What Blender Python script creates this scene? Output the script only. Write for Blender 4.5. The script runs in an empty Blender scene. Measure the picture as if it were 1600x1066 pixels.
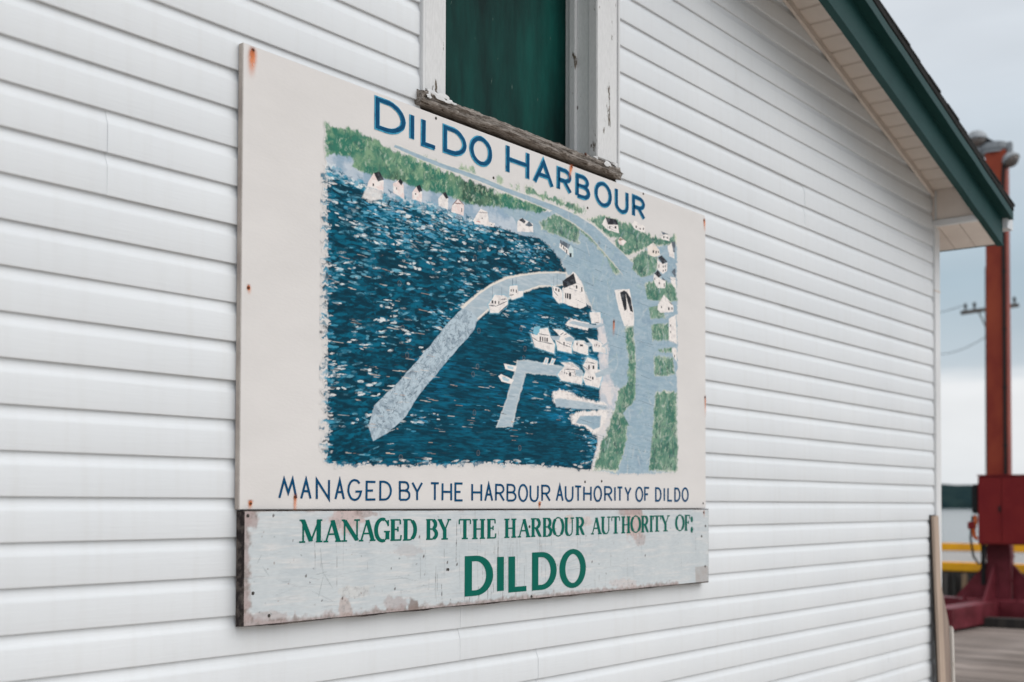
import bpy, bmesh, math, random
import numpy as np
from mathutils import Matrix, Vector

random.seed(7)
RNG = np.random.default_rng(11)
SC = bpy.context.scene
COL = SC.collection

# ------------------------------------------------------------------ camera
FPX, PW, PH = 1917.74, 1600.0, 1066.0
SHX, SHY = -1.74, 202.96
CAM = np.array([-2.0601, -2.5457, 1.600])
AX_R = np.array([0.61954741, -0.7849542, 0.002812])
AX_U = np.array([-0.02269124, -0.01432863, 0.99963983])
AX_F = np.array([0.7846312, 0.61938808, 0.02668885])
cam_d = bpy.data.cameras.new('camera')
cam = bpy.data.objects.new('camera', cam_d)
COL.objects.link(cam)
cam.matrix_world = Matrix(((AX_R[0], AX_U[0], -AX_F[0], CAM[0]), (AX_R[1], AX_U[1], -AX_F[1], CAM[1]),
                           (AX_R[2], AX_U[2], -AX_F[2], CAM[2]), (0, 0, 0, 1)))
cam_d.sensor_width = 36.0
cam_d.lens = 36.0 * FPX / PW
cam_d.shift_x = -SHX / PW
cam_d.shift_y = SHY / PW
cam_d.clip_start = 0.05
cam_d.clip_end = 20000
cam_d.dof.use_dof = True
cam_d.dof.focus_distance = 3.75
cam_d.dof.aperture_fstop = 2.8
SC.camera = cam

# ------------------------------------------------------------------ world, sun, exposure
SUN_EL = math.radians(40)
SUN_H = np.array([0.42, -0.91]); SUN_H = SUN_H / np.linalg.norm(SUN_H)
w = bpy.data.worlds.new('World'); SC.world = w; w.use_nodes = True
nt = w.node_tree; nt.nodes.clear()
def N(nt, t, **kw):
    n = nt.nodes.new(t)
    for k, v in kw.items(): setattr(n, k, v)
    return n
def sl(c, g=1.0):
    """sRGB 0..255 to linear"""
    o = []
    for v in c:
        v = v / 255.0
        o.append((v / 12.92 if v <= 0.04045 else ((v + 0.055) / 1.055) ** 2.4) * g)
    return tuple(o)
def rgba(c, g=1.0): return (*sl(c, g), 1.0)
def ramp(nt, stops, interp='LINEAR'):
    n = nt.nodes.new('ShaderNodeValToRGB'); n.color_ramp.interpolation = interp
    el = n.color_ramp.elements
    while len(el) < len(stops): el.new(0.5)
    for e, (p, c) in zip(el, stops):
        e.position = p; e.color = c if len(c) == 4 else (*c, 1.0)
    return n
sky = N(nt, 'ShaderNodeTexSky', sky_type='NISHITA', sun_disc=False)
sky.sun_elevation = SUN_EL; sky.sun_rotation = math.atan2(SUN_H[0], SUN_H[1])
sky.dust_density = 4.0; sky.air_density = 1.0
tc = N(nt, 'ShaderNodeTexCoord')
mp = N(nt, 'ShaderNodeMapping'); mp.inputs['Scale'].default_value = (1.2, 1.2, 9.0)
nz = N(nt, 'ShaderNodeTexNoise'); nz.inputs['Scale'].default_value = 2.2; nz.inputs['Detail'].default_value = 7; nz.inputs['Roughness'].default_value = 0.55
sep = N(nt, 'ShaderNodeSeparateXYZ')
L = nt.links.new
L(tc.outputs['Generated'], mp.inputs['Vector']); L(mp.outputs[0], nz.inputs['Vector'])
L(tc.outputs['Generated'], sep.inputs[0])
ma = N(nt, 'ShaderNodeMath', operation='MULTIPLY_ADD'); L(nz.outputs['Fac'], ma.inputs[0]); ma.inputs[1].default_value = 0.075; L(sep.outputs['Z'], ma.inputs[2])
mb = N(nt, 'ShaderNodeMath', operation='SUBTRACT'); L(ma.outputs[0], mb.inputs[0]); mb.inputs[1].default_value = 0.0375; mb.use_clamp = True
cr = ramp(nt, [(0.0, sl((226, 230, 233))), (0.085, sl((238, 240, 242))), (0.105, sl((196, 207, 215))), (0.17, sl((178, 197, 209))),
               (0.235, sl((194, 207, 217))), (0.33, sl((212, 219, 226))), (0.55, sl((228, 230, 233), 1.35)), (1.0, sl((236, 237, 238), 2.0))])
L(mb.outputs[0], cr.inputs[0])
# soft cloud mottling over the layers
nz2 = N(nt, 'ShaderNodeTexNoise'); nz2.inputs['Scale'].default_value = 3.0; nz2.inputs['Detail'].default_value = 6
mp2 = N(nt, 'ShaderNodeMapping'); mp2.inputs['Scale'].default_value = (1, 1, 3.5)
L(tc.outputs['Generated'], mp2.inputs['Vector']); L(mp2.outputs[0], nz2.inputs['Vector'])
mr = N(nt, 'ShaderNodeMapRange'); L(nz2.outputs['Fac'], mr.inputs['Value']); mr.inputs['From Min'].default_value = .3; mr.inputs['From Max'].default_value = .7
mr.inputs['To Min'].default_value = 0.87; mr.inputs['To Max'].default_value = 1.10
mulc = N(nt, 'ShaderNodeVectorMath', operation='SCALE'); L(cr.outputs[0], mulc.inputs[0]); L(mr.outputs[0], mulc.inputs['Scale'])
bgs = N(nt, 'ShaderNodeVectorMath', operation='SCALE'); L(sky.outputs[0], bgs.inputs[0]); bgs.inputs['Scale'].default_value = 0.10
mixw = N(nt, 'ShaderNodeMix', data_type='RGBA'); mixw.inputs[0].default_value = 0.93
L(bgs.outputs[0], mixw.inputs[6]); L(mulc.outputs[0], mixw.inputs[7])
bg = N(nt, 'ShaderNodeBackground'); bg.inputs['Strength'].default_value = 1.0
L(mixw.outputs[2], bg.inputs['Color'])
wo = N(nt, 'ShaderNodeOutputWorld'); L(bg.outputs[0], wo.inputs['Surface'])

sun_d = bpy.data.lights.new('sun', 'SUN'); sun_d.energy = 1.1; sun_d.angle = math.radians(55); sun_d.color = (1.0, 0.97, 0.94)
sun = bpy.data.objects.new('sun', sun_d); COL.objects.link(sun)
sd = Vector((SUN_H[0] * math.cos(SUN_EL), SUN_H[1] * math.cos(SUN_EL), math.sin(SUN_EL)))
sun.rotation_euler = sd.to_track_quat('Z', 'Y').to_euler()
sun.location = (4, -8, 12)
SC.view_settings.view_transform = 'Standard'; SC.view_settings.look = 'None'
SC.view_settings.exposure = 0.07; SC.view_settings.gamma = 1.0
SC.view_settings.use_curve_mapping = False
SC.cycles.max_bounces = 6; SC.cycles.diffuse_bounces = 4
SC.render.film_transparent = False

# ------------------------------------------------------------------ photo pixel helpers (a pixel gives a direction, the surface it lies on the distance)
def ray(px, py): return AX_F * FPX + AX_R * (px - 800 - SHX) - AX_U * (py - 533 - SHY)
def on_wall(px, py, y=0.0):
    d = ray(px, py); t = (y - CAM[1]) / d[1]; p = CAM + d * t
    return p[0], p[2]
def at_depth(px, py, D): return CAM + ray(px, py) / FPX * D
def project(x, y, z):
    d0, d1, d2 = x - CAM[0], y - CAM[1], z - CAM[2]
    zz = d0 * AX_F[0] + d1 * AX_F[1] + d2 * AX_F[2]
    return (800 + SHX + FPX * (d0 * AX_R[0] + d1 * AX_R[1] + d2 * AX_R[2]) / zz,
            533 + SHY - FPX * (d0 * AX_U[0] + d1 * AX_U[1] + d2 * AX_U[2]) / zz)

# ------------------------------------------------------------------ materials
def mat(name, col, rough=0.6, col2=None, scale=8.0, stretch=(1, 1, 1), detail=5, bump=0.0, bscale=None, spec=0.18, metal=0.0, lo=0.35, hi=0.65, coord='Object'):
    m = bpy.data.materials.new(name); m.use_nodes = True
    t = m.node_tree; b = t.nodes['Principled BSDF']
    b.inputs['Roughness'].default_value = rough; b.inputs['Metallic'].default_value = metal
    b.inputs['Specular IOR Level'].default_value = spec
    c4 = (*col, 1.0)
    b.inputs['Base Color'].default_value = c4
    if col2 is not None or bump:
        co = t.nodes.new('ShaderNodeTexCoord'); mpp = t.nodes.new('ShaderNodeMapping'); mpp.inputs['Scale'].default_value = stretch
        t.links.new(co.outputs[coord], mpp.inputs['Vector'])
        n = t.nodes.new('ShaderNodeTexNoise'); n.inputs['Scale'].default_value = scale; n.inputs['Detail'].default_value = detail; n.inputs['Roughness'].default_value = 0.6
        t.links.new(mpp.outputs[0], n.inputs['Vector'])
        if col2 is not None:
            r = ramp(t, [(lo, c4), (hi, (*col2, 1.0))]); t.links.new(n.outputs['Fac'], r.inputs[0]); t.links.new(r.outputs[0], b.inputs['Base Color'])
        if bump:
            n2 = n
            if bscale:
                n2 = t.nodes.new('ShaderNodeTexNoise'); n2.inputs['Scale'].default_value = bscale; n2.inputs['Detail'].default_value = 6
                t.links.new(mpp.outputs[0], n2.inputs['Vector'])
            bp = t.nodes.new('ShaderNodeBump'); bp.inputs['Strength'].default_value = bump; bp.inputs['Distance'].default_value = 0.01
            t.links.new(n2.outputs['Fac'], bp.inputs['Height']); t.links.new(bp.outputs[0], b.inputs['Normal'])
    return m

def mat_vinyl():
    m = bpy.data.materials.new('white_vinyl'); m.use_nodes = True
    t = m.node_tree; b = t.nodes['Principled BSDF']; Lk = t.links.new
    co = t.nodes.new('ShaderNodeTexCoord')
    oi = t.nodes.new('ShaderNodeObjectInfo')
    n = t.nodes.new('ShaderNodeTexNoise'); n.inputs['Scale'].default_value = 1.7; n.inputs['Detail'].default_value = 6
    Lk(co.outputs['Object'], n.inputs['Vector'])
    r = ramp(t, [(0.3, (0.690, 0.718, 0.745)), (0.7, (0.730, 0.755, 0.778))]); Lk(n.outputs['Fac'], r.inputs[0])
    # grey weather streaks running down
    mp = t.nodes.new('ShaderNodeMapping'); mp.inputs['Scale'].default_value = (14, 1, 1.1); Lk(co.outputs['Object'], mp.inputs['Vector'])
    n2 = t.nodes.new('ShaderNodeTexNoise'); n2.inputs['Scale'].default_value = 2.0; n2.inputs['Detail'].default_value = 7; Lk(mp.outputs[0], n2.inputs['Vector'])
    r2 = ramp(t, [(0.50, (1, 1, 1)), (0.80, (0.962, 0.955, 0.945))]); Lk(n2.outputs['Fac'], r2.inputs[0])
    mx = t.nodes.new('ShaderNodeMix'); mx.data_type = 'RGBA'; mx.blend_type = 'MULTIPLY'; mx.inputs[0].default_value = 1
    Lk(r.outputs[0], mx.inputs[6]); Lk(r2.outputs[0], mx.inputs[7])
    hs = t.nodes.new('ShaderNodeMapRange'); Lk(oi.outputs['Random'], hs.inputs['Value']); hs.inputs['To Min'].default_value = 0.98; hs.inputs['To Max'].default_value = 1.01
    sc = t.nodes.new('ShaderNodeVectorMath'); sc.operation = 'SCALE'; Lk(mx.outputs[2], sc.inputs[0]); Lk(hs.outputs[0], sc.inputs['Scale'])
    Lk(sc.outputs[0], b.inputs['Base Color'])
    b.inputs['Roughness'].default_value = 0.5; b.inputs['Specular IOR Level'].default_value = 0.25
    mp3 = t.nodes.new('ShaderNodeMapping'); mp3.inputs['Scale'].default_value = (3, 60, 60); Lk(co.outputs['Object'], mp3.inputs['Vector'])
    n3 = t.nodes.new('ShaderNodeTexNoise'); n3.inputs['Scale'].default_value = 3; n3.inputs['Detail'].default_value = 3; Lk(mp3.outputs[0], n3.inputs['Vector'])
    bp = t.nodes.new('ShaderNodeBump'); bp.inputs['Strength'].default_value = 0.10; bp.inputs['Distance'].default_value = 0.004
    Lk(n3.outputs['Fac'], bp.inputs['Height']); Lk(bp.outputs[0], b.inputs['Normal'])
    return m

def mat_chip(name, paint, wood, amount=0.62, scale=9.0, stretch=(1, 1, 1), rough=0.6, fine=60.0):
    """paint flaking off wood: hard edged chips in real colour plus relief"""
    m = bpy.data.materials.new(name); m.use_nodes = True
    t = m.node_tree; b = t.nodes['Principled BSDF']; Lk = t.links.new
    co = t.nodes.new('ShaderNodeTexCoord'); mp = t.nodes.new('ShaderNodeMapping'); mp.inputs['Scale'].default_value = stretch
    Lk(co.outputs['Object'], mp.inputs['Vector'])
    n = t.nodes.new('ShaderNodeTexNoise'); n.inputs['Scale'].default_value = scale; n.inputs['Detail'].default_value = 9; n.inputs['Roughness'].default_value = 0.68
    Lk(mp.outputs[0], n.inputs['Vector'])
    k = ramp(t, [(amount, (0, 0, 0)), (amount + 0.02, (1, 1, 1))]); Lk(n.outputs['Fac'], k.inputs[0])
    n2 = t.nodes.new('ShaderNodeTexNoise'); n2.inputs['Scale'].default_value = fine; n2.inputs['Detail'].default_value = 4; Lk(mp.outputs[0], n2.inputs['Vector'])
    pr_ = ramp(t, [(0.3, tuple(c * 0.93 for c in paint)), (0.7, tuple(min(1, c * 1.04) for c in paint))]); Lk(n2.outputs['Fac'], pr_.inputs[0])
    wr = ramp(t, [(0.3, tuple(c * 0.5 for c in wood)), (0.7, wood)]); Lk(n2.outputs['Fac'], wr.inputs[0])
    mx = t.nodes.new('ShaderNodeMix'); mx.data_type = 'RGBA'; Lk(k.outputs[0], mx.inputs[0]); Lk(pr_.outputs[0], mx.inputs[6]); Lk(wr.outputs[0], mx.inputs[7])
    Lk(mx.outputs[2], b.inputs['Base Color']); b.inputs['Roughness'].default_value = rough; b.inputs['Specular IOR Level'].default_value = 0.10
    bp = t.nodes.new('ShaderNodeBump'); bp.invert = True; bp.inputs['Strength'].default_value = 0.5; bp.inputs['Distance'].default_value = 0.0015
    Lk(k.outputs[0], bp.inputs['Height']); Lk(bp.outputs[0], b.inputs['Normal'])
    return m

def mat_attr(name, rough=0.7, attr='paint', bump_scale=(40, 1, 180), spec=0.10):
    m = bpy.data.materials.new(name); m.use_nodes = True
    t = m.node_tree; b = t.nodes['Principled BSDF']; Lk = t.links.new
    a = t.nodes.new('ShaderNodeAttribute'); a.attribute_name = attr
    co = t.nodes.new('ShaderNodeTexCoord'); mp = t.nodes.new('ShaderNodeMapping'); mp.inputs['Scale'].default_value = bump_scale
    Lk(co.outputs['Object'], mp.inputs['Vector'])
    n = t.nodes.new('ShaderNodeTexNoise'); n.inputs['Scale'].default_value = 1.0; n.inputs['Detail'].default_value = 5; Lk(mp.outputs[0], n.inputs['Vector'])
    mr = t.nodes.new('ShaderNodeMapRange'); Lk(n.outputs['Fac'], mr.inputs['Value']); mr.inputs['From Min'].default_value = .25; mr.inputs['From Max'].default_value = .75
    mr.inputs['To Min'].default_value = 0.93; mr.inputs['To Max'].default_value = 1.06
    sc = t.nodes.new('ShaderNodeVectorMath'); sc.operation = 'SCALE'; Lk(a.outputs['Color'], sc.inputs[0]); Lk(mr.outputs[0], sc.inputs['Scale'])
    Lk(sc.outputs[0], b.inputs['Base Color']); b.inputs['Roughness'].default_value = rough; b.inputs['Specular IOR Level'].default_value = spec
    bp = t.nodes.new('ShaderNodeBump'); bp.inputs['Strength'].default_value = 0.15; bp.inputs['Distance'].default_value = 0.001
    Lk(n.outputs['Fac'], bp.inputs['Height']); Lk(bp.outputs[0], b.inputs['Normal'])
    return m

PG = 1.10                      # painted colours: photograph value of a lit surface to its own albedo
CREAM = sl((210, 207, 205), PG)
M = {}
M['vinyl'] = mat_vinyl()
M['trim'] = mat('white_trim', (0.70, 0.71, 0.72), 0.45, (0.63, 0.635, 0.64), 3.0, (1, 1, .5))
M['soffit'] = mat('soffit_vinyl', (0.74, 0.665, 0.61), 0.55, (0.66, 0.59, 0.535), 5.0)
M['green'] = mat('green_trim_metal', (0.010, 0.044, 0.043), 0.45, (0.013, 0.052, 0.050), 6.0, bump=.06, spec=.12)
M['scratch'] = mat('bare_scratch', (0.10, 0.16, 0.14), 0.8, (0.03, 0.07, 0.06), 300)
M['shingle'] = mat('dark_shingle', (0.008, 0.009, 0.009), 0.9, (0.022, 0.022, 0.021), 60.0, bump=.5)
M['dark'] = mat('dark_void', (0.02, 0.02, 0.02), 0.8)
M['casing'] = mat_chip('chipped_white_casing', (0.68, 0.685, 0.69), (0.16, 0.13, 0.10), 0.615, 7.0, (3, 3, .8))
M['jamb'] = mat_chip('grey_white_jamb', (0.66, 0.68, 0.68), (0.14, 0.12, 0.10), 0.64, 8.0, (3, 3, .9))
M['sill'] = mat('weathered_sill', (0.10, 0.080, 0.066), 0.9, (0.42, 0.38, 0.345), 12.0, (1.3, 20, 20), bump=1.0, lo=.34, hi=.60, spec=.05)
M['sillpaint'] = mat_chip('sill_white_flakes', (0.66, 0.66, 0.65), (0.27, 0.23, 0.20), 0.56, 14.0, (1, 2, 2))
M['gboard'] = mat('green_boarded_panel', (0.0022, 0.017, 0.016), 0.55, (0.004, 0.072, 0.060), 2.4, (2.6, 2, .55), bump=.25, bscale=18, lo=.40, hi=.74, spec=.08)
M['cream_board'] = mat('cream_board', CREAM, 0.5, tuple(c * .945 for c in CREAM), 3.0, (1, 1, 2.5), bump=.05, bscale=60)
M['board_edge'] = mat('board_edge', sl((184, 176, 168), PG), 0.7, sl((160, 150, 144), PG), 12)
M['name_edge'] = mat('weathered_board_edge', (0.030, 0.024, 0.024), 0.9, (0.12, 0.10, 0.09), 12, (1, 3, 3), bump=.8, lo=.45, hi=.62)
M['picture'] = mat_attr('painted_picture')
M['name_face'] = mat_attr('weathered_grey_paint', 0.6)
M['title'] = mat('title_blue_paint', sl((4, 78, 114), PG), 0.6, sl((6, 62, 98), PG), 30, spec=.08)
M['title_edge'] = mat('title_light_blue_paint', sl((70, 156, 188), PG), 0.6, sl((20, 108, 146), PG), 45, lo=.45, hi=.62, spec=.08)
M['blue'] = mat('blue_lettering_paint', sl((4, 74, 112), PG), 0.6, sl((4, 60, 96), PG), 30, spec=.08)
M['green_text'] = mat_chip('green_lettering_paint', sl((0, 92, 80), PG), sl((150, 170, 170), PG), 0.725, 26, (1, 1, .4), 0.4)
M['nail'] = mat('rusty_nail', (0.10, 0.035, 0.018), 0.8, (0.04, 0.02, 0.015), 200)
M['darknail'] = mat('dark_nail', (0.05, 0.045, 0.04), 0.6)
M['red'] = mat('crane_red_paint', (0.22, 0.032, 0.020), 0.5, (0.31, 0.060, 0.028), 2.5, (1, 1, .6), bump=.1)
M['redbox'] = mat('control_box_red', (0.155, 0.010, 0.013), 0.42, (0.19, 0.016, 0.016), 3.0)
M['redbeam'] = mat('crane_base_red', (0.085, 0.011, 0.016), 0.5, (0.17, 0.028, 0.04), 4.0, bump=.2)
M['black'] = mat('black_rubber', (0.012, 0.013, 0.014), 0.5)
M['galv'] = mat('galvanised_metal', (0.30, 0.32, 0.34), 0.5, (0.22, 0.235, 0.25), 8, metal=.3)
M['yellow'] = mat('yellow_rail_paint', (0.82, 0.40, 0.012), 0.6, (0.66, 0.30, 0.02), 1.5, bump=.2)
M['timber'] = mat('tan_timber', (0.30, 0.20, 0.12), 0.85, (0.20, 0.135, 0.09), 4, (4, 4, .6))
M['oldtimber'] = mat('grey_old_timber', (0.12, 0.105, 0.095), 0.9, (0.05, 0.045, 0.042), 3, (4, 4, .6))
M['darktimber'] = mat('tarred_pile', (0.022, 0.021, 0.021), 0.85, (0.05, 0.045, 0.04), 3, (4, 4, .5))
M['concrete'] = mat('pier_concrete', (0.33, 0.32, 0.31), 0.9, (0.26, 0.255, 0.25), 1.5)
M['bounce_slab'] = mat('pale_bounce_concrete', (0.50, 0.44, 0.385), 0.9, (0.42, 0.37, 0.32), 1.2, bump=.1)  # for the added slab that bounces light, out of view
M['plank'] = mat('weathered_plank', (0.20, 0.170, 0.155), 0.85, (0.13, 0.110, 0.100), 2.0, (9, .5, 4), bump=.5, lo=.3, hi=.7)
M['ply'] = mat('pale_plywood', (0.46, 0.36, 0.29), 0.75, (0.36, 0.28, 0.225), 4, (6, 6, .6), bump=.2)
M['ply2'] = mat('aged_plank_brown', (0.30, 0.235, 0.195), 0.8, (0.22, 0.17, 0.145), 4, (6, 6, .5), bump=.3)
M['whiteboard'] = mat_chip('whitewashed_strip', (0.60, 0.57, 0.53), (0.30, 0.24, 0.18), 0.6, 8, (4, 4, .5))
M['hill'] = mat('far_wooded_hill', (0.011, 0.024, 0.028), 0.95, (0.02, 0.036, 0.036), .05, bump=0, spec=0.0)
M['teal'] = mat('teal_rope', (0.02, 0.25, 0.20), 0.8, (0.01, 0.14, 0.12), 20)
M['orange'] = mat('orange_hook_paint', (0.50, 0.10, 0.02), 0.5)
M['house_w'] = mat('far_house_white', (0.42, 0.46, 0.47), 0.8)
M['house_g'] = mat('far_house_grey', (0.11, 0.14, 0.15), 0.8)
M['glass'] = mat('lamp_glass', (0.16, 0.14, 0.13), 0.2, spec=.6)
M['gutter'] = mat('white_gutter', (0.62, 0.64, 0.66), 0.4)
M['wire'] = mat('wire_black', (0.02, 0.02, 0.02), 0.6)
def mat_plank():
    m = mat('weathered_plank_varied', (0.29, 0.245, 0.22), 0.9, (0.165, 0.14, 0.127), 1.6, (11, .45, 4), bump=.7, lo=.32, hi=.68, detail=8)
    t = m.node_tree; b = t.nodes['Principled BSDF']; src = b.inputs['Base Color'].links[0].from_socket
    oi = t.nodes.new('ShaderNodeObjectInfo'); r = t.nodes.new('ShaderNodeMapRange'); r.inputs['To Min'].default_value = .72; r.inputs['To Max'].default_value = 1.2
    t.links.new(oi.outputs['Random'], r.inputs['Value'])
    co = t.nodes.new('ShaderNodeTexCoord'); n = t.nodes.new('ShaderNodeTexNoise'); n.inputs['Scale'].default_value = .8; n.inputs['Detail'].default_value = 6; t.links.new(co.outputs['Object'], n.inputs['Vector'])
    st = ramp(t, [(.42, (1, 1, 1)), (.62, (.62, .60, .58))]); t.links.new(n.outputs['Fac'], st.inputs[0])
    v = t.nodes.new('ShaderNodeVectorMath'); v.operation = 'SCALE'; t.links.new(src, v.inputs[0]); t.links.new(r.outputs[0], v.inputs['Scale'])
    v2 = t.nodes.new('ShaderNodeVectorMath'); v2.operation = 'MULTIPLY'; t.links.new(v.outputs[0], v2.inputs[0]); t.links.new(st.outputs[0], v2.inputs[1])
    t.links.new(v2.outputs[0], b.inputs['Base Color']); return m
M['plank'] = mat_plank()
def mat_water():
    m = bpy.data.materials.new('sea_water'); m.use_nodes = True
    t = m.node_tree; b = t.nodes['Principled BSDF']; Lk = t.links.new
    b.inputs['Base Color'].default_value = (0.02, 0.05, 0.065, 1); b.inputs['Roughness'].default_value = 0.12; b.inputs['IOR'].default_value = 1.33
    co = t.nodes.new('ShaderNodeTexCoord')
    n = t.nodes.new('ShaderNodeTexNoise'); n.inputs['Scale'].default_value = 0.9; n.inputs['Detail'].default_value = 6; Lk(co.outputs['Object'], n.inputs['Vector'])
    bp = t.nodes.new('ShaderNodeBump'); bp.inputs['Strength'].default_value = 0.5; bp.inputs['Distance'].default_value = 0.12
    Lk(n.outputs['Fac'], bp.inputs['Height']); Lk(bp.outputs[0], b.inputs['Normal'])
    return m
M['water'] = mat_water()
def mat_rust():
    m = bpy.data.materials.new('rust_run'); m.use_nodes = True
    t = m.node_tree; b = t.nodes['Principled BSDF']; Lk = t.links.new; out = t.nodes['Material Output']
    a = t.nodes.new('ShaderNodeAttribute'); a.attribute_name = 'paint'
    Lk(a.outputs['Color'], b.inputs['Base Color']); b.inputs['Roughness'].default_value = 0.7
    tr = t.nodes.new('ShaderNodeBsdfTransparent'); mx = t.nodes.new('ShaderNodeMixShader')
    Lk(a.outputs['Alpha'], mx.inputs[0]); Lk(tr.outputs[0], mx.inputs[1]); Lk(b.outputs[0], mx.inputs[2]); Lk(mx.outputs[0], out.inputs['Surface'])
    return m
M['rust'] = mat_rust()

# ------------------------------------------------------------------ mesh helpers
class MB:
    def __init__(s): s.v = []; s.f = []
    def add(s, vs, fs):
        b = len(s.v); s.v += [tuple(map(float, q)) for q in vs]; s.f += [tuple(b + i for i in q) for q in fs]
        return s
    def hexa(s, p):      # p: 8 points, bottom 4 (ccw from above), top 4
        return s.add(p, [(3, 2, 1, 0), (4, 5, 6, 7), (0, 1, 5, 4), (1, 2, 6, 5), (2, 3, 7, 6), (3, 0, 4, 7)])
    def box(s, x0, x1, y0, y1, z0, z1):
        return s.hexa([(x0, y0, z0), (x1, y0, z0), (x1, y1, z0), (x0, y1, z0), (x0, y0, z1), (x1, y0, z1), (x1, y1, z1), (x0, y1, z1)])
    def beam(s, a, b, wd, ht, up=(0, 0, 1)):
        a = Vector(a); b = Vector(b); d = (b - a).normalized(); u = Vector(up); r = d.cross(u).normalized(); u = r.cross(d).normalized()
        r *= wd / 2; u *= ht / 2
        return s.hexa([a - r - u, b - r - u, b + r - u, a + r - u, a - r + u, b - r + u, b + r + u, a + r + u])
    def tube(s, pts, rad, n=8, cap=True):
        rings = []; P = [Vector(p) for p in pts]
        for i, p in enumerate(P):
            d = (P[min(i + 1, len(P) - 1)] - P[max(i - 1, 0)]).normalized()
            ref = Vector((0, 0, 1)) if abs(d.z) < 0.9 else Vector((1, 0, 0))
            r = d.cross(ref).normalized(); u = r.cross(d).normalized()
            rr = rad[i] if isinstance(rad, (list, tuple)) else rad
            rings.append([p + (r * math.cos(2 * math.pi * k / n) + u * math.sin(2 * math.pi * k / n)) * rr for k in range(n)])
        vs = [q for rg in rings for q in rg]; fs = []
        for i in range(len(P) - 1):
            for k in range(n):
                fs.append((i * n + k, i * n + (k + 1) % n, (i + 1) * n + (k + 1) % n, (i + 1) * n + k))
        if cap: fs += [tuple(range(n))[::-1], tuple((len(P) - 1) * n + k for k in range(n))]
        return s.add(vs, fs)
    def lathe(s, prof, origin, axis, n=14):
        o = Vector(origin); a = Vector(axis).normalized(); ref = Vector((0, 0, 1)) if abs(a.z) < .9 else Vector((1, 0, 0))
        r = a.cross(ref).normalized(); u = r.cross(a)
        vs = []
        for (rad, h) in prof:
            vs += [o + a * h + (r * math.cos(2 * math.pi * k / n) + u * math.sin(2 * math.pi * k / n)) * rad for k in range(n)]
        fs = []
        for i in range(len(prof) - 1):
            for k in range(n): fs.append((i * n + k, i * n + (k + 1) % n, (i + 1) * n + (k + 1) % n, (i + 1) * n + k))
        fs += [tuple(range(n))[::-1], tuple((len(prof) - 1) * n + k for k in range(n))]
        return s.add(vs, fs)
    def mesh(s, name):
        me = bpy.data.meshes.new(name); me.from_pydata(s.v, [], s.f); me.update(); return me
    def build(s, name, m, parent=None, bevel=0.0, smooth=False, seg=2):
        me = s.mesh(name)
        bm = bmesh.new(); bm.from_mesh(me)
        bmesh.ops.recalc_face_normals(bm, faces=bm.faces)
        if bevel: bmesh.ops.bevel(bm, geom=list(bm.edges), offset=bevel, segments=seg, affect='EDGES', clamp_overlap=True)
        bm.to_mesh(me); bm.free()
        if smooth: me.polygons.foreach_set('use_smooth', [True] * len(me.polygons))
        return put(name, me, m, parent)
def put(name, me, m, parent=None):
    o = bpy.data.objects.new(name, me); COL.objects.link(o)
    if m is not None and not me.materials: me.materials.append(m)
    if parent is not None:
        o.parent = parent; o.matrix_parent_inverse = Matrix.Translation(parent.location).inverted() if parent.type == 'EMPTY' and parent.parent is None else parent.matrix_parent_inverse @ Matrix.Identity(4)
        if parent.type != 'EMPTY': o.matrix_parent_inverse = Matrix.Identity(4)
    return o
def thing(name, label, cat, loc=(0, 0, 0), group=None):
    o = bpy.data.objects.new(name, None); COL.objects.link(o); o.location = loc; o.empty_display_size = 0.1
    o['label'] = label; o['category'] = cat
    if group: o['group'] = group
    return o
def tag(o, label, cat, group=None):
    o['label'] = label; o['category'] = cat
    if group: o['group'] = group
    return o
def struct(o): o['kind'] = 'structure'; return o

Z0 = 1.614          # height of the siding line behind the joint of the two boards
S = 0.1016          # one siding course

# ================================================================== THE SHED
XC, XL, XRG = 5.19, -2.70, 1.245        # right corner, left corner, ridge
SLOPE = 0.265
def soff(x):                            # underside of the rake soffit
    return Z0 + 1.935 - SLOPE * (abs(x - XRG) - (4.873 - XRG))
shed = thing('harbour_shed', 'white vinyl-sided shed with green rake boards and a boarded-up window', 'shed', (XC, 0, 0))

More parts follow.
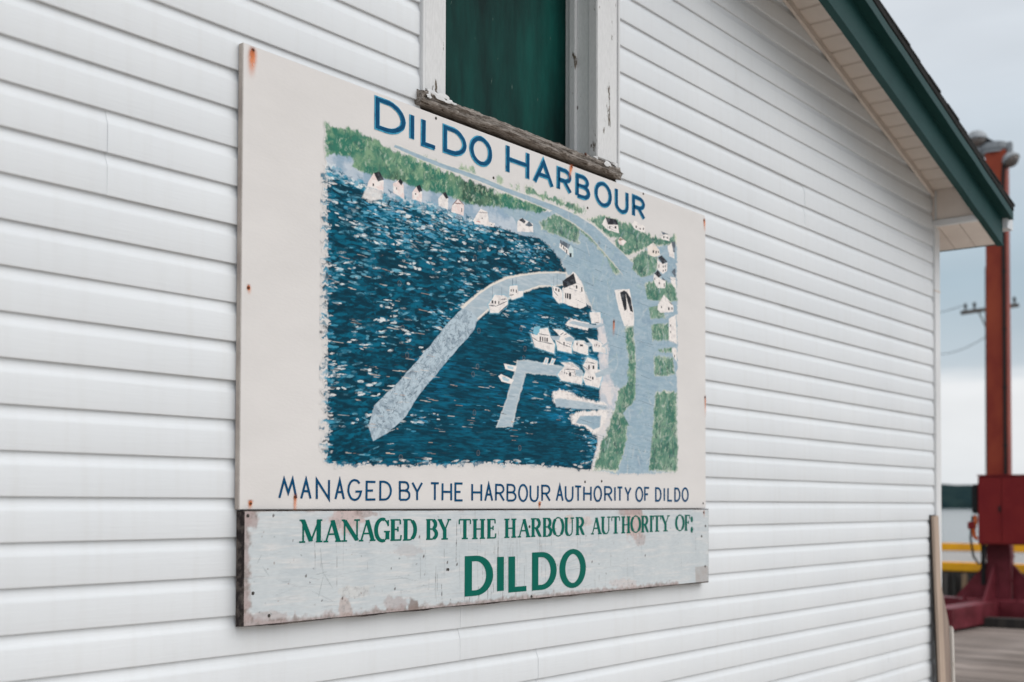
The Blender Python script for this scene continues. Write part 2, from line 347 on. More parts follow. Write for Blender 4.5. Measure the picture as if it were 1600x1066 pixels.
# --- siding: each double course panel is one piece
def siding_profile():
    p = []
    for c in (0, 1):
        b = c * S
        p += [(-.0030, b + .0010), (-.0112, b - .0008), (-.0130, b + .0004), (-.0136, b + .0035), (-.0134, b + .066), (-.0126, b + .0705), (-.0102, b + .0755), (-.0080, b + .0815), (-.0062, b + .0875), (-.0046, b + .0945)]
    p += [(-.0026, 2 * S + .008)]
    return p
PROF = siding_profile()
WIN_L, WIN_R, WIN_B, WIN_T = 0.693, 1.792, Z0 + 1.225, Z0 + 2.30     # trimmed opening in the siding
def siding_panel(x0, x1, zb, proud=0.0, cuts=()):
    n = max(2, int((x1 - x0) / 0.16))
    xs = np.linspace(x0, x1, n + 1)
    vs = []; fs = []
    ph = RNG.uniform(0, 6.28, 4)
    for x in xs:
        for (y, z) in PROF:
            wob = .0006 * math.sin(x * 3.1 + ph[0]) + .0005 * math.sin(x * 7.3 + ph[1] + z * 20)
            zw = .0006 * math.sin(x * 1.7 + ph[2])
            vs.append((x, y - proud + wob * min(1, max(0, -y / .012)), zb + z + zw))
    k = len(PROF)
    for i in range(n):
        for j in range(k - 1): fs.append((i * k + j, i * k + j + 1, (i + 1) * k + j + 1, (i + 1) * k + j))
    if proud:                                   # cut end of the lapping panel
        e0 = len(vs); vs += [(x0, q_[1] + .0032, q_[2]) for q_ in vs[:k]]
        fs += [(j, j + 1, e0 + j + 1, e0 + j) for j in range(k - 1)]
    me = bpy.data.meshes.new('siding_panel'); me.from_pydata(vs, [], fs)
    bm = bmesh.new(); bm.from_mesh(me)
    for (co, no) in cuts:
        if bm.verts: bmesh.ops.bisect_plane(bm, geom=bm.verts[:] + bm.edges[:] + bm.faces[:], plane_co=co, plane_no=no, clear_outer=True)
    if not bm.faces: bm.free(); return None
    bmesh.ops.recalc_face_normals(bm, faces=bm.faces)
    # front must face -y
    s_ = sum(f.normal.y * f.calc_area() for f in bm.faces)
    if s_ > 0: bmesh.ops.reverse_faces(bm, faces=bm.faces)
    bm.to_mesh(me); bm.free()
    for q in me.polygons: q.use_smooth = True
    try: me.set_sharp_from_angle(angle=math.radians(28))
    except Exception: pass
    return put('siding_panel', me, M['vinyl'], shed)
SEAMS = {7: [-.394, 3.172], 13: [3.424], 3: [-1.6, 4.511], -1: [1.2, 4.467], -5: [.891, 4.465], -9: [-.9, 4.465], 11: [-1.2], 5: [1.5], 1: [1.9],
         9: [1.1], -3: [1.7], -7: [1.3], -11: [.4], 15: [-1.9], 17: [], 19: [], 21: [], 23: [], 25: [], 27: [], -13: [4.4], -15: [1.0], -17: []}
rake_n = Vector((SLOPE, 0, 1)).normalized(); rake_nl = Vector((-SLOPE, 0, 1)).normalized()
top_r = Vector((4.873, 0, soff(4.873) + .012)); top_l = Vector((XRG - 1, 0, soff(XRG - 1) + .012))
for n in range(-17, 30, 2):
    zb = Z0 + n * S
    xs = [XL] + sorted(SEAMS.get(n, [])) + [XC + .012]
    cuts0 = [(top_r, rake_n), (top_l, rake_nl)]
    if n == -17: cuts0.append((Vector((0, 0, .03)), Vector((0, 0, -1))))
    if n == 29: continue
    for i in range(len(xs) - 1):
        a, b = xs[i], xs[i + 1]
        segs = [(a, b)]
        if zb < WIN_T and zb + 2 * S > WIN_B + .03:
            segs = [(a, min(b, WIN_L + .006)), (max(a, WIN_R - .006), b)]
        for (p, q) in segs:
            if q - p > .02: siding_panel(p, q + (.012 if i < len(xs) - 2 and i % 2 == 0 else 0), zb, proud=.0013 * (i % 2), cuts=cuts0)
# sheathing behind the siding and the other walls
wb = MB()
wb.box(XL, WIN_L + .03, .006, .10, 0, Z0 + 1.5); wb.box(WIN_R - .03, XC, .006, .10, 0, Z0 + 1.5); wb.box(WIN_L + .03, WIN_R - .03, .006, .10, 0, WIN_B - .01)
wb.build('sheathing', M['dark'], shed)
gb = MB()
def zc(x): return soff(x) + .03
for (a, b, lo_) in ((XL, WIN_L + .03, Z0 + 1.503), (WIN_R - .03, XC, Z0 + 1.503), (WIN_L + .03, XRG, WIN_T), (XRG, WIN_R - .03, WIN_T)):
    gb.hexa([(a, .006, lo_), (b, .006, lo_), (b, .10, lo_), (a, .10, lo_), (a, .006, zc(a)), (b, .006, zc(b)), (b, .10, zc(b)), (a, .10, zc(a))])
gb.build('gable_sheathing', M['dark'], shed)
BACK = 9.0
MB().box(XC - .02, XC + .075, .12, BACK, 0, soff(XC)).build('side_wall', M['vinyl'], shed)
MB().box(XL - .075, XL + .02, .12, BACK, 0, soff(XC)).build('side_wall', M['vinyl'], shed)
MB().box(XL - .075, XC + .075, BACK + .003, BACK + .1, 0, soff(XC)).build('back_wall', M['vinyl'], shed)
# corner posts (L shaped vinyl corner)
def corner(x0, x1, zt):
    z_b = Z0 - .075 if False else .02
    cp = MB(); cp.box(x0, x1, -.026, .10, z_b, zt)
    return cp.build('corner_post', M['trim'], shed, bevel=.004)
corner(XC, XC + .088, soff(XC) - .205)
corner(XL - .088, XL, soff(XC) - .205)
MB().box(XC - .004, XC + .0905, -.0285, -.02, Z0 + 1.255, Z0 + 1.262).build('corner_post_joint', M['soffit'], shed)

# --- rake soffits, mouldings, fascias, drip strips, roofs
X_END = XC + .36
def rake(name, m, y0, y1, d0, d1, x0=0.0, x1=X_END - XRG, side=1, bevel=0.0, seg=1, wob=0.0):
    """bar that follows the rake: y0..y1, vertical offsets d0..d1 above the soffit plane"""
    b = MB(); vs = []; fs = []
    for i in range(seg + 1):
        x = XRG + side * (x0 + (x1 - x0) * i / seg); zb = soff(x)
        e = wob * math.sin(i * 2.3) * (.5 + .5 * math.sin(i * .7))
        vs += [(x, y0, zb + d0 + e), (x, y1, zb + d0 + e), (x, y1, zb + d1 + e), (x, y0, zb + d1 + e)]
    for i in range(seg):
        for k in range(4): fs.append((i * 4 + k, i * 4 + (k + 1) % 4, (i + 1) * 4 + (k + 1) % 4, (i + 1) * 4 + k))
    fs += [(0, 1, 2, 3), tuple(seg * 4 + k for k in (3, 2, 1, 0))]
    b.add(vs, fs)
    return b.build(name, m, shed, bevel=bevel)
HALF = XC - XRG
for side in (1, -1):
    rake('rake_fascia', M['green'], -.310, -.281, -.200, -.0405, side=side, seg=24, wob=.0025)
    rake('rake_fascia_lip', M['green'], -.314, -.276, -.208, -.197, side=side, seg=24, wob=.0025)
    rake('rake_moulding', M['green'], -.358, -.2815, -.040, .0120, x1=X_END - XRG + .035, side=side, seg=24, wob=.003)
    rake('drip_edge', M['green'], -.3635, -.3585, -.044, .0030, x1=X_END - XRG + .035, side=side, seg=24, wob=.003)
    rake('soffit_channel', M['soffit'], -.030, -.0145, -.034, .004, x1=HALF + .01, side=side)
    rake('soffit_backing', M['dark'], -.281, .02, .014, .026, x1=HALF, side=side)
    rake('roof_edge', M['shingle'], -.3655, -.283, .0124, .0425, x1=X_END - XRG + .04, side=side, seg=24, wob=.002)
    rake('roof_slab', M['dark'], -.275, BACK + .2, .028, .0425, x1=X_END - XRG, side=side)
# individual soffit boards across the rake
pw = .1235
sm = MB()
sl_len = pw - .006
pts = []
for xx in (0, sl_len): pts.append(xx)
def soffit_mesh(side):
    b = MB()
    def q(x, y, d): return (side * x, y, -SLOPE * x + d)
    prof = [(0.0, .012), (0.004, .0), (.112, .0), (.1165, .010), (.1225, .012)]
    vs = []; fs = []
    for y in (-.276, -.012):
        for (x, d) in prof: vs.append(q(x, y, d))
    for i in range(len(prof) - 1): fs.append((i, i + 1, 5 + i + 1, 5 + i))
    b.add(vs, fs)
    return b.mesh('soffit_board')
for side in (1, -1):
    me = soffit_mesh(side)
    me.materials.append(M['soffit'])
    nb = int(HALF / pw) + 1
    for i in range(nb):
        x = XRG + side * (HALF - (i + 1) * pw)
        if (HALF - (i + 1) * pw) < 0: continue
        o = put('soffit_board', me, None, shed); o.location = (x, 0, soff(x) + .001)
        o.matrix_parent_inverse = Matrix.Translation(shed.location).inverted()
# shingle courses (butt edges show as a ragged line along the rake)
for side in (1, -1):
    ncs = 30; step = (X_END - XRG + .03) / ncs
    for i in range(ncs):
        a = i * step; b = (i + 1) * step + .03
        xa, xb = XRG + side * a, XRG + side * b
        za, zb_ = soff(xa) + .044, soff(xb) + .044 + .005
        yy = -.366 - random.uniform(-.003, .004)
        m_ = MB(); t_ = .011
        m_.hexa([(xa, yy, za), (xb, yy, zb_), (xb, BACK + .2, zb_), (xa, BACK + .2, za), (xa, yy, za + t_), (xb, yy, zb_ + t_), (xb, BACK + .2, zb_ + t_), (xa, BACK + .2, za + t_)])
        m_.build('shingle_course', M['shingle'], shed)
# eave box: face, J-trim, sloping eave soffit boards, eave fascia and gutter
for side, XB in ((1, XC), (-1, XL)):
    zt, zbx = soff(XC) + .012, soff(XC) - .208
    b = MB(); x0, x1 = sorted((XB, XB + side * .02)); b.box(x0, x1, -.279, .004, zbx + .03, zt); b.build('eave_box_face', M['soffit'], shed)
    b = MB(); x0, x1 = sorted((XB - side * .012, XB + side * .03)); b.box(x0, x1, -.2795, .002, zbx - .003, zbx + .032); b.build('eave_box_trim', M['trim'], shed, bevel=.003)
    b = MB(); x0, x1 = sorted((XB - side * .010, XB + side * .018)); b.box(x0, x1, -.2785, -.262, zbx + .033, zbx + .075); b.build('eave_box_trim', M['trim'], shed, bevel=.003)
    b = MB(); x0, x1 = sorted((XB - side * .008, XB + side * .014)); b.box(x0, x1, -.040, -.027, zbx + .033, zt - .012); b.build('eave_box_trim', M['trim'], shed, bevel=.003)
    wdt = .1235
    for i in range(76):
        y1 = -.005 - .279 + (i + 1) * wdt; y0 = y1 - wdt + .004
        if y1 > BACK: break
        b = MB(); xo = XB + side * .334
        p_in, p_out = (XB + side * .03, zbx), (xo, zbx - .085)
        b.hexa([(p_in[0], y0, p_in[1]), (p_out[0], y0, p_out[1]), (p_out[0], y1, p_out[1]), (p_in[0], y1, p_in[1]),
                (p_in[0], y0, p_in[1] + .006), (p_out[0], y0, p_out[1] + .006), (p_out[0], y1, p_out[1] + .006), (p_in[0], y1, p_in[1] + .006)])
        b.build('eave_soffit_board', M['soffit'], shed)
        if i > 10: wdt = .5
    b = MB(); x0, x1 = sorted((XB + side * .3345, XB + side * .36)); b.box(x0, x1, -.2805, BACK, zbx - .086, soff(XC) - SLOPE * .36 + .05); b.build('eave_fascia', M['green'], shed)
    # gutter trough: floor, two sides, end cap
    gx0, gx1 = XB + side * .365, XB + side * .475; gz = soff(XC) - SLOPE * .36 - .10
    g = MB()
    def gbx(a, b_, y0, y1, z0, z1): a, b_ = sorted((a, b_)); g.box(a, b_, y0, y1, z0, z1)
    gbx(gx0, gx0 + side * .004, -.335, BACK, gz, gz + .09); gbx(gx1 - side * .004, gx1, -.335, BACK, gz + .006, gz + .086)
    gbx(gx0 + side * .0045, gx1 - side * .0045, -.335, BACK, gz, gz + .004); gbx(gx0 + side * .0045, gx1 - side * .0045, -.338, -.3355, gz, gz + .084)
    gbx(gx1 - side * .014, gx1 - side * .0045, -.335, BACK, gz + .080, gz + .0855)
    g.build('gutter', M['gutter'], shed)

# --- boarded window
win = MB(); _o = [(WIN_L - .001, WIN_B + .012), (WIN_L - .001, WIN_T + .014), (WIN_R + .001, WIN_T + .014), (WIN_R + .001, WIN_B + .012), (WIN_R - .013, WIN_B + .012), (WIN_R - .013, WIN_T), (WIN_L + .013, WIN_T), (WIN_L + .013, WIN_B + .012)]
win.add([(x, -.0245, z) for x, z in _o] + [(x, .01, z) for x, z in _o], [(0, 1, 6, 7), (1, 2, 5, 6), (2, 3, 4, 5), (8, 15, 14, 9), (9, 14, 13, 10), (10, 13, 12, 11)] + [(i, (i + 1) % 8, 8 + (i + 1) % 8, 8 + i) for i in range(8)])
window = win.build('window', M['trim'], shed, bevel=.002)       # the vinyl channel round it carries the rest
window['label'] = 'boarded window with chipped white casing, rotten sill and dark green panel'
OX0, OX1 = .806, 1.645
SILL_T = Z0 + 1.262
MB().box(WIN_L + .0135, OX0, -.020, .02, SILL_T - .003, WIN_T - .1).build('casing', M['casing'], window, bevel=.003)
MB().box(OX1, WIN_R - .0135, -.020, .02, SILL_T - .003, WIN_T - .1).build('casing', M['casing'], window, bevel=.003)
MB().box(WIN_L + .0135, WIN_R - .0135, -.022, .02, WIN_T - .0995, WIN_T).build('head_casing', M['casing'], window, bevel=.003)
MB().box(OX0 - .02, OX0 - .002, .0205, .17, SILL_T, WIN_T - .1).build('jamb', M['jamb'], window)
MB().box(OX1 + .004, OX1 + .022, .0205, .17, SILL_T, WIN_T - .1).build('jamb', M['jamb'], window)
MB().box(OX1 - .012, OX1 + .0035, .072, .098, SILL_T, WIN_T - .1).build('stop', M['casing'], window, bevel=.002)
MB().box(OX0 - .0015, OX0 + .012, .072, .098, SILL_T, WIN_T - .1).build('stop', M['casing'], window, bevel=.002)
MB().box(OX0 - .001, OX1 + .003, .125, .14, SILL_T - .03, WIN_T - .1).build('boarded_panel', M['gboard'], window)
for (px_, py_, L_, W_, an) in ((768, 127, .030, .0035, 1.35), (770, 30, .012, .004, 1.6), (705, 4, .02, .003, 1.2), (742, 60, .010, .003, 1.5), (840, 156, .016, .004, 1.5), (800, 136, .02, .006, 1.6), (778, 92, .010, .003, 1.3), (860, 60, .014, .003, 1.5)):
    x, z = on_wall(px_, py_, .1245); ca, sa = math.cos(an) * L_ / 2, math.sin(an) * L_ / 2; nx_, nz_ = -sa / L_ * W_, ca / L_ * W_
    MB().add([(x - ca, .1243, z - sa), (x + nx_, .1243, z + nz_), (x + ca, .1243, z + sa), (x - nx_, .1243, z - nz_)], [(0, 1, 2, 3)]).build('scratch', M['scratch'], window)
# rotten sill: ragged front edge, rounded top
def sill():
    n = 150; vs = []; fs = []
    xs = np.linspace(.676, 1.787, n)
    r1 = RNG.normal(0, 1, (n, 4)); 
    for j in range(4): r1[:, j] = np.convolve(np.pad(r1[:, j], 2, 'edge'), np.ones(5) / 5, 'valid')
    prof = [(.120, .018), (.05, .014), (-.006, .008), (-.028, .002), (-.0385, -.006), (-.0405, -.014), (-.0350, -.0195), (-.0395, -.0235), (-.0370, -.031), (-.0300, -.0365), (-.012, -.0385), (.02, -.0385)]
    for i, x in enumerate(xs):
        endk = max(0, (x - 1.70) / .087)
        for j, (y, z) in enumerate(prof):
            k = 1 if 2 <= j <= 9 else 0
            dy = k * (.0055 * r1[i, j % 4]) ; dz = k * .0045 * r1[i, (j + 1) % 4]
            if j == 6: dy += .010 * max(0, r1[i, 0] + .15)
            if 7 <= j <= 9: dz += .004 * max(0, r1[i, 2]); dy += .006 * endk * max(0, r1[i, 1] + .5)
            vs.append((x, y + dy, SILL_T - .017 + z + dz - .004 * endk * k))
    k = len(prof)
    for i in range(n - 1):
        for j in range(k): fs.append((i * k + j, i * k + (j + 1) % k, (i + 1) * k + (j + 1) % k, (i + 1) * k + j))
    fs += [tuple(range(k)), tuple((n - 1) * k + j for j in range(k))[::-1]]
    o = MB().add(vs, fs).build('sill', M['sill'], window, smooth=True)
    o['label'] = 'rotten grey wooden window sill with flaking white paint'
    return o
sill_o = sill()
# flakes of white paint left on the face of the sill
for (cx_, cz_f, L_, W_) in ((.742, -.020, .090, .011), (.800, -.026, .05, .007), (.70, -.030, .02, .010), (1.675, -.026, .040, .010), (1.73, -.018, .03, .006), (1.60, -.019, .03, .004)):
    n = 18; zc_ = SILL_T + cz_f; vs = [(cx_, -.0475, zc_)]
    for k in range(n):
        a = 2 * math.pi * k / n; rr = 1 + .30 * math.sin(3 * a + cx_ * 50) + .25 * random.uniform(-1, 1)
        vs.append((cx_ + L_ * .5 * rr * math.cos(a), -.0455 - .001 * random.random(), zc_ + W_ * rr * math.sin(a)))
    MB().add(vs, [(0, k + 1, (k + 1) % n + 1) for k in range(n)]).build('paint_flake', M['casing'], sill_o)
MB().lathe([(.006, 0), (.006, .003), (.003, .004)], (1.535, -.044, SILL_T - .022), (0, -1, .3), 10).build('nail_head', M['nail'], sill_o)

# ================================================================== THE TWO BOARDS
YS = -.034
def bxz(px, py): return on_wall(px, py, YS)
bx0, bz1 = on_wall(380, 66, YS); bx1 = on_wall(1102.5, 560, YS)[0]
bz0 = on_wall(372, 796.5, YS)[1]; bz0 = (bz0 + on_wall(1104, 794.5, YS)[1]) / 2
bz1 = (bz1 + on_wall(1101.5, 337, YS)[1]) / 2
sign = thing('harbour_sign', 'large cream board painted with a picture of a harbour, blue lettering above and below', 'sign', (bx0, YS, bz0))
b = MB().box(bx0, bx1, YS, -.0150, bz0, bz1)
brd = b.build('board', M['cream_board'], sign, bevel=.0015)
brd.data.materials.append(M['board_edge'])
for p in brd.data.polygons:
    if abs(p.normal.y) < .5: p.material_index = 1

# ---------- numpy painting
def fnoise(h, w_, cell, seed, octaves=4, pers=.55, ax=1.0):
    rng = np.random.default_rng(seed); out = np.zeros((h, w_), np.float32); amp = 1; tot = 0; c = cell
    for _ in range(octaves):
        gh, gw = int(h / c) + 3, int(w_ / (c * ax)) + 3
        g = rng.random((gh, gw)).astype(np.float32)
        yy = np.arange(h) / c; xx = np.arange(w_) / (c * ax)
        yi = yy.astype(int); xi = xx.astype(int); fy = (yy - yi)[:, None]; fx = (xx - xi)[None]
        fy = fy * fy * (3 - 2 * fy); fx = fx * fx * (3 - 2 * fx)
        a = g[yi][:, xi]; b_ = g[yi][:, xi + 1]; c_ = g[yi + 1][:, xi]; d = g[yi + 1][:, xi + 1]
        out += amp * ((a * (1 - fx) + b_ * fx) * (1 - fy) + (c_ * (1 - fx) + d * fx) * fy)
        tot += amp; amp *= pers; c = max(1.0, c / 2)
    return out / tot
def lin(c): return np.array(sl(c, PG), np.float32)
class Canvas:
    def __init__(s, x0, x1, z0, z1, res, y, base):
        s.x0, s.z0, s.res, s.y = x0, z0, res, y
        s.w = int((x1 - x0) / res) + 1; s.h = int((z1 - z0) / res) + 1
        s.X = (x0 + np.arange(s.w) * res)[None].repeat(s.h, 0).astype(np.float32); s.Z = (z0 + np.arange(s.h) * res)[:, None].repeat(s.w, 1).astype(np.float32)
        s.PX, s.PY = project(s.X.astype(np.float64), y, s.Z.astype(np.float64))
        s.PX = s.PX.astype(np.float32); s.PY = s.PY.astype(np.float32)
        s.img = np.zeros((s.h, s.w, 3), np.float32) + base; s.al = np.zeros((s.h, s.w), np.float32)
    def over(s, a, col, win=None):
        sl_ = win if win else (slice(None), slice(None))
        a = np.clip(a, 0, 1)
        c = col if np.ndim(col) == 1 else col[sl_]
        s.img[sl_] = s.img[sl_] * (1 - a[..., None]) + c * a[..., None]
        s.al[sl_] = np.maximum(s.al[sl_], a)
    def idx(s, px, py):
        x, z = on_wall(px, py, s.y); return (x - s.x0) / s.res, (z - s.z0) / s.res
    def poly(s, pts, soft=.8, jag=0.0, noise=None):
        """alpha of a polygon given in photo pixels lying on this board"""
        P = np.array(pts, np.float32)
        ij = np.array([s.idx(*p) for p in P]); m = 14
        i0, i1 = max(0, int(ij[:, 0].min()) - m), min(s.w, int(ij[:, 0].max()) + m); j0, j1 = max(0, int(ij[:, 1].min()) - m), min(s.h, int(ij[:, 1].max()) + m)
        if i1 <= i0 or j1 <= j0: return None, None
        win = (slice(j0, j1), slice(i0, i1)); X = s.PX[win]; Y = s.PY[win]
        d = np.full(X.shape, 1e9, np.float32); ins = np.zeros(X.shape, bool); n = len(P)
        for k in range(n):
            ax_, ay = P[k]; bx_, by = P[(k + 1) % n]; ex, ey = bx_ - ax_, by - ay; wx, wy = X - ax_, Y - ay
            t = np.clip((wx * ex + wy * ey) / (ex * ex + ey * ey + 1e-9), 0, 1)
            d = np.minimum(d, (wx - ex * t) ** 2 + (wy - ey * t) ** 2)
            c = ((ay > Y) != (by > Y)) & (X < ex * (Y - ay) / (ey + 1e-12) + ax_); ins ^= c
        d = np.sqrt(d); d[ins] *= -1
        if jag: d = d + (noise[win] - .5) * 2 * jag
        return np.clip(.5 - d / soft, 0, 1), win
    def fill(s, pts, col, soft=.8, jag=0.0, noise=None, op=1.0):
        a, win = s.poly(pts, soft, jag, noise)
        if a is not None: s.over(a * op, col, win)
    def dab(s, cx, cz, L_, W_, ang, col, op, mask=None, rag=None):
        """brush mark in board metres"""
        ci, cj = (cx - s.x0) / s.res, (cz - s.z0) / s.res; r = (L_ / 2 + W_) / s.res + 1.5
        i0, i1 = max(0, int(ci - r)), min(s.w, int(ci + r) + 1); j0, j1 = max(0, int(cj - r)), min(s.h, int(cj + r) + 1)
        if i1 <= i0 or j1 <= j0: return
        win = (slice(j0, j1), slice(i0, i1)); dx = s.X[win] - cx; dz = s.Z[win] - cz
        ca, sa = math.cos(ang), math.sin(ang); u = (dx * ca + dz * sa) / (L_ / 2); v = (-dx * sa + dz * ca) / (W_ / 2)
        q = u * u + v * v
        a = np.clip((1.15 - q) * 2.2, 0, 1)
        if rag is not None: a = a * np.clip(rag[win] * 3.2 - .75, 0, 1)
        if mask is not None: a = a * mask[win]
        a = a * op
        s.img[win] = s.img[win] * (1 - a[..., None]) + col * a[..., None]
    def line(s, p, q, wpx, col, op=1.0):
        (x0, z0), (x1, z1) = on_wall(*p, s.y), on_wall(*q, s.y)
        s.dab((x0 + x1) / 2, (z0 + z1) / 2, math.hypot(x1 - x0, z1 - z0) * 1.08, wpx, math.atan2(z1 - z0, x1 - x0), col, op)
    def mesh(s, name, m, parent, lift, full=False):
        keep = np.ones((s.h, s.w), bool) if full else (s.al > .03) & (np.abs(s.img - np.array(CREAM, np.float32)).max(2) > .012)
        fk = keep[:-1, :-1] | keep[1:, :-1] | keep[:-1, 1:] | keep[1:, 1:]
        jj, ii = np.nonzero(fk)
        q = np.stack([jj * s.w + ii, jj * s.w + ii + 1, (jj + 1) * s.w + ii + 1, (jj + 1) * s.w + ii], 1)
        used = np.zeros(s.w * s.h, bool); used[q.ravel()] = True
        remap = np.cumsum(used) - 1; q = remap[q].astype(np.int32); nv = int(used.sum()); nf = len(q)
        co = np.stack([s.X.ravel(), np.full(s.w * s.h, s.y - lift, np.float32), s.Z.ravel()], 1)[used].astype(np.float32)
        me = bpy.data.meshes.new(name)
        me.vertices.add(nv); me.vertices.foreach_set('co', co.ravel())
        me.loops.add(nf * 4); me.loops.foreach_set('vertex_index', q.ravel())
        me.polygons.add(nf); me.polygons.foreach_set('loop_start', np.arange(0, nf * 4, 4, dtype=np.int32)); me.polygons.foreach_set('loop_total', np.full(nf, 4, np.int32))
        me.update(calc_edges=True)
        ca = me.color_attributes.new('paint', 'FLOAT_COLOR', 'POINT')
        col = np.ones((nv, 4), np.float32); col[:, :3] = s.img.reshape(-1, 3)[used]
        ca.data.foreach_set('color', col.ravel())
        return put(name, me, m, parent)

def fr(ox, oy, sc):                      # a detail frame of the photograph: local coordinates to photo pixels
    return lambda pts: [(ox + x / sc, oy + y / sc) for x, y in pts]
cx0 = bxz(500, 400)[0]; cx1 = bxz(1064, 500)[0]
cv = Canvas(cx0, cx1, bxz(508, 748)[1] - .01, bxz(1040, 330)[1] + .06, .002, YS, np.array(CREAM, np.float32))
H_, W_ = cv.h, cv.w
n_fine = fnoise(H_, W_, 6, 1); n_mid = fnoise(H_, W_, 18, 2); n_big = fnoise(H_, W_, 70, 3); n_str = fnoise(H_, W_, 4, 4, ax=5); n_vert = fnoise(H_, W_, 14, 5, ax=.45)
n_str2 = fnoise(H_, W_, 5, 6, ax=7); n_clump = fnoise(H_, W_, 22, 8, ax=2.0, pers=.6)
def mixf(a, b_, t): t = np.clip(t, 0, 1)[..., None]; return a * (1 - t) + b_ * t
# textures in real paint colours
T_green = mixf(mixf(lin((66, 114, 98)), lin((112, 146, 126)), (n_mid - .35) * 3.0), lin((164, 178, 160)), (n_fine - .54) * 4)
T_green = mixf(T_green, lin((64, 94, 88)), (n_vert - .58) * 5)
T_hill = mixf(mixf(lin((54, 114, 96)), lin((122, 154, 124)), (n_mid - .42) * 3.5), lin((52, 78, 66)), (n_big - .5) * 5 * (n_vert * 1.6))
T_hill = mixf(T_hill, lin((150, 176, 142)), (n_fine - .6) * 5)
T_road = mixf(lin((142, 165, 179)), lin((158, 177, 188)), (n_str - .3) * 2.2)
T_road = mixf(T_road, lin((128, 150, 168)), (n_mid - .6) * 2.5)
T_shore = mixf(lin((142, 164, 182)), lin((182, 192, 202)), (n_mid - .35) * 3)
T_pier = mixf(lin((160, 176, 186)), lin((178, 189, 196)), (n_str - .4) * 3)
T_rock = mixf(lin((172, 188, 198)), lin((140, 156, 168)), (n_fine - .48) * 5)
T_rock = mixf(T_rock, lin((96, 112, 126)), (np.abs(n_fine - .5) < .012) * .8 * (n_mid > .45))
T_white = mixf(lin((226, 220, 216)), lin((206, 200, 198)), (n_fine - .5) * 4)
T_pink = mixf(lin((222, 204, 200)), lin((228, 222, 218)), (n_fine - .4) * 4)
T_dark = mixf(lin((40, 42, 48)), lin((84, 88, 94)), (n_fine - .5) * 4)
T_roofg = mixf(lin((88, 98, 108)), lin((126, 136, 146)), (n_fine - .45) * 4)
T_lilac = mixf(lin((182, 188, 196)), lin((212, 206, 206)), (n_mid - .4) * 4)

# --- the sea
outer = [(511, 262), (529, 277), (558, 290), (594, 309), (631, 316), (660, 325), (686, 329), (719, 342), (752, 355), (775, 354), (820, 369), (843, 372), (859, 386),
         (875, 405), (883, 424), (884, 445), (905, 470), (922, 482), (945, 500), (952, 560), (952, 640), (936, 690), (924, 734), (840, 727), (760, 722), (640, 728), (560, 726), (513, 724), (512, 600), (513, 430)]
a, win_ = cv.poly(outer, 1.2, 2.6, n_str)
sea = np.zeros((H_, W_), np.float32); sea[win_] = a
inner_poly = [(583, 690), (605, 676), (655, 614), (694, 569), (746, 498), (800, 470), (842, 447), (870, 440), (960, 470), (960, 740), (600, 740)]
ai, wi = cv.poly(inner_poly, 6)
inner = np.zeros((H_, W_), np.float32); inner[wi] = ai
T_sea = mixf(lin((0, 54, 72)), lin((0, 78, 100)), (n_str - .42) * 3.5)
T_sea = mixf(T_sea, lin((4, 100, 130)), (n_clump * .6 + n_str * .4 - .54) * 6 * (1 - .5 * inner))
cv.over(sea, T_sea)
x_lo, x_hi, z_lo, z_hi = float(cv.X.min()), float(cv.X.max()), float(cv.Z.min()), float(cv.Z.max())
rg = np.random.default_rng(5)
seamask = sea
def sample(nn): return rg.uniform(x_lo, x_hi, nn), rg.uniform(z_lo, z_hi, nn), rg.random(nn), rg.random(nn), rg.random(nn), rg.normal(0, 1, nn)
def at(arr, x, z): return arr[min(H_ - 1, max(0, int((z - z_lo) / cv.res))), min(W_ - 1, max(0, int((x - x_lo) / cv.res)))]
DK, MD, LT, WH = lin((0, 46, 62)), lin((0, 96, 122)), lin((104, 166, 188)), lin((218, 222, 222))
for x, z, r1, r2, r3, g in zip(*sample(20000)):
    if at(sea, x, z) < .05: continue
    inn = at(inner, x, z)
    swell = at(n_big, x, z) * .25 + at(n_clump, x, z) * .75
    px_, py_ = project(x, YS, z)
    top = max(0.0, min(1.0, (470 - py_) / 170.0))             # choppier towards the far shore
    if inn > .5:
        if r1 < .50: cv.dab(x, z, .02 + .07 * r2, .003 + .004 * r3, .02 * g, DK, .35, seamask, n_str2)
        elif r1 < .80: cv.dab(x, z, .02 + .06 * r2, .002 + .004 * r3, .02 * g, MD, .35, seamask, n_str2)
        elif r1 < .82 and swell > .5: cv.dab(x, z, .015 + .04 * r2, .0015 + .0015 * r3, .03 * g, LT, .5, seamask, n_str2)
    else:
        ang = .10 + .22 * g * .6 - .12 * top
        if r1 < .40: cv.dab(x, z, .016 + .048 * r2, .005 + .009 * r3, ang, DK, .75, seamask, n_fine)
        elif r1 < .62: cv.dab(x, z, .016 + .046 * r2, .004 + .008 * r3, ang, MD, .7, seamask, n_fine)
        elif r1 < .62 + .25 * (.45 + .75 * top) and swell > .50 - .12 * top: cv.dab(x, z, .012 + .040 * r2, .003 + .007 * r3, ang, LT, .7, seamask, n_fine)
        elif r1 > .91 - .12 * top and swell > .53 - .14 * top: cv.dab(x, z, .010 + .034 * r2, .003 + .006 * r3, ang, WH, .85, seamask, n_fine)
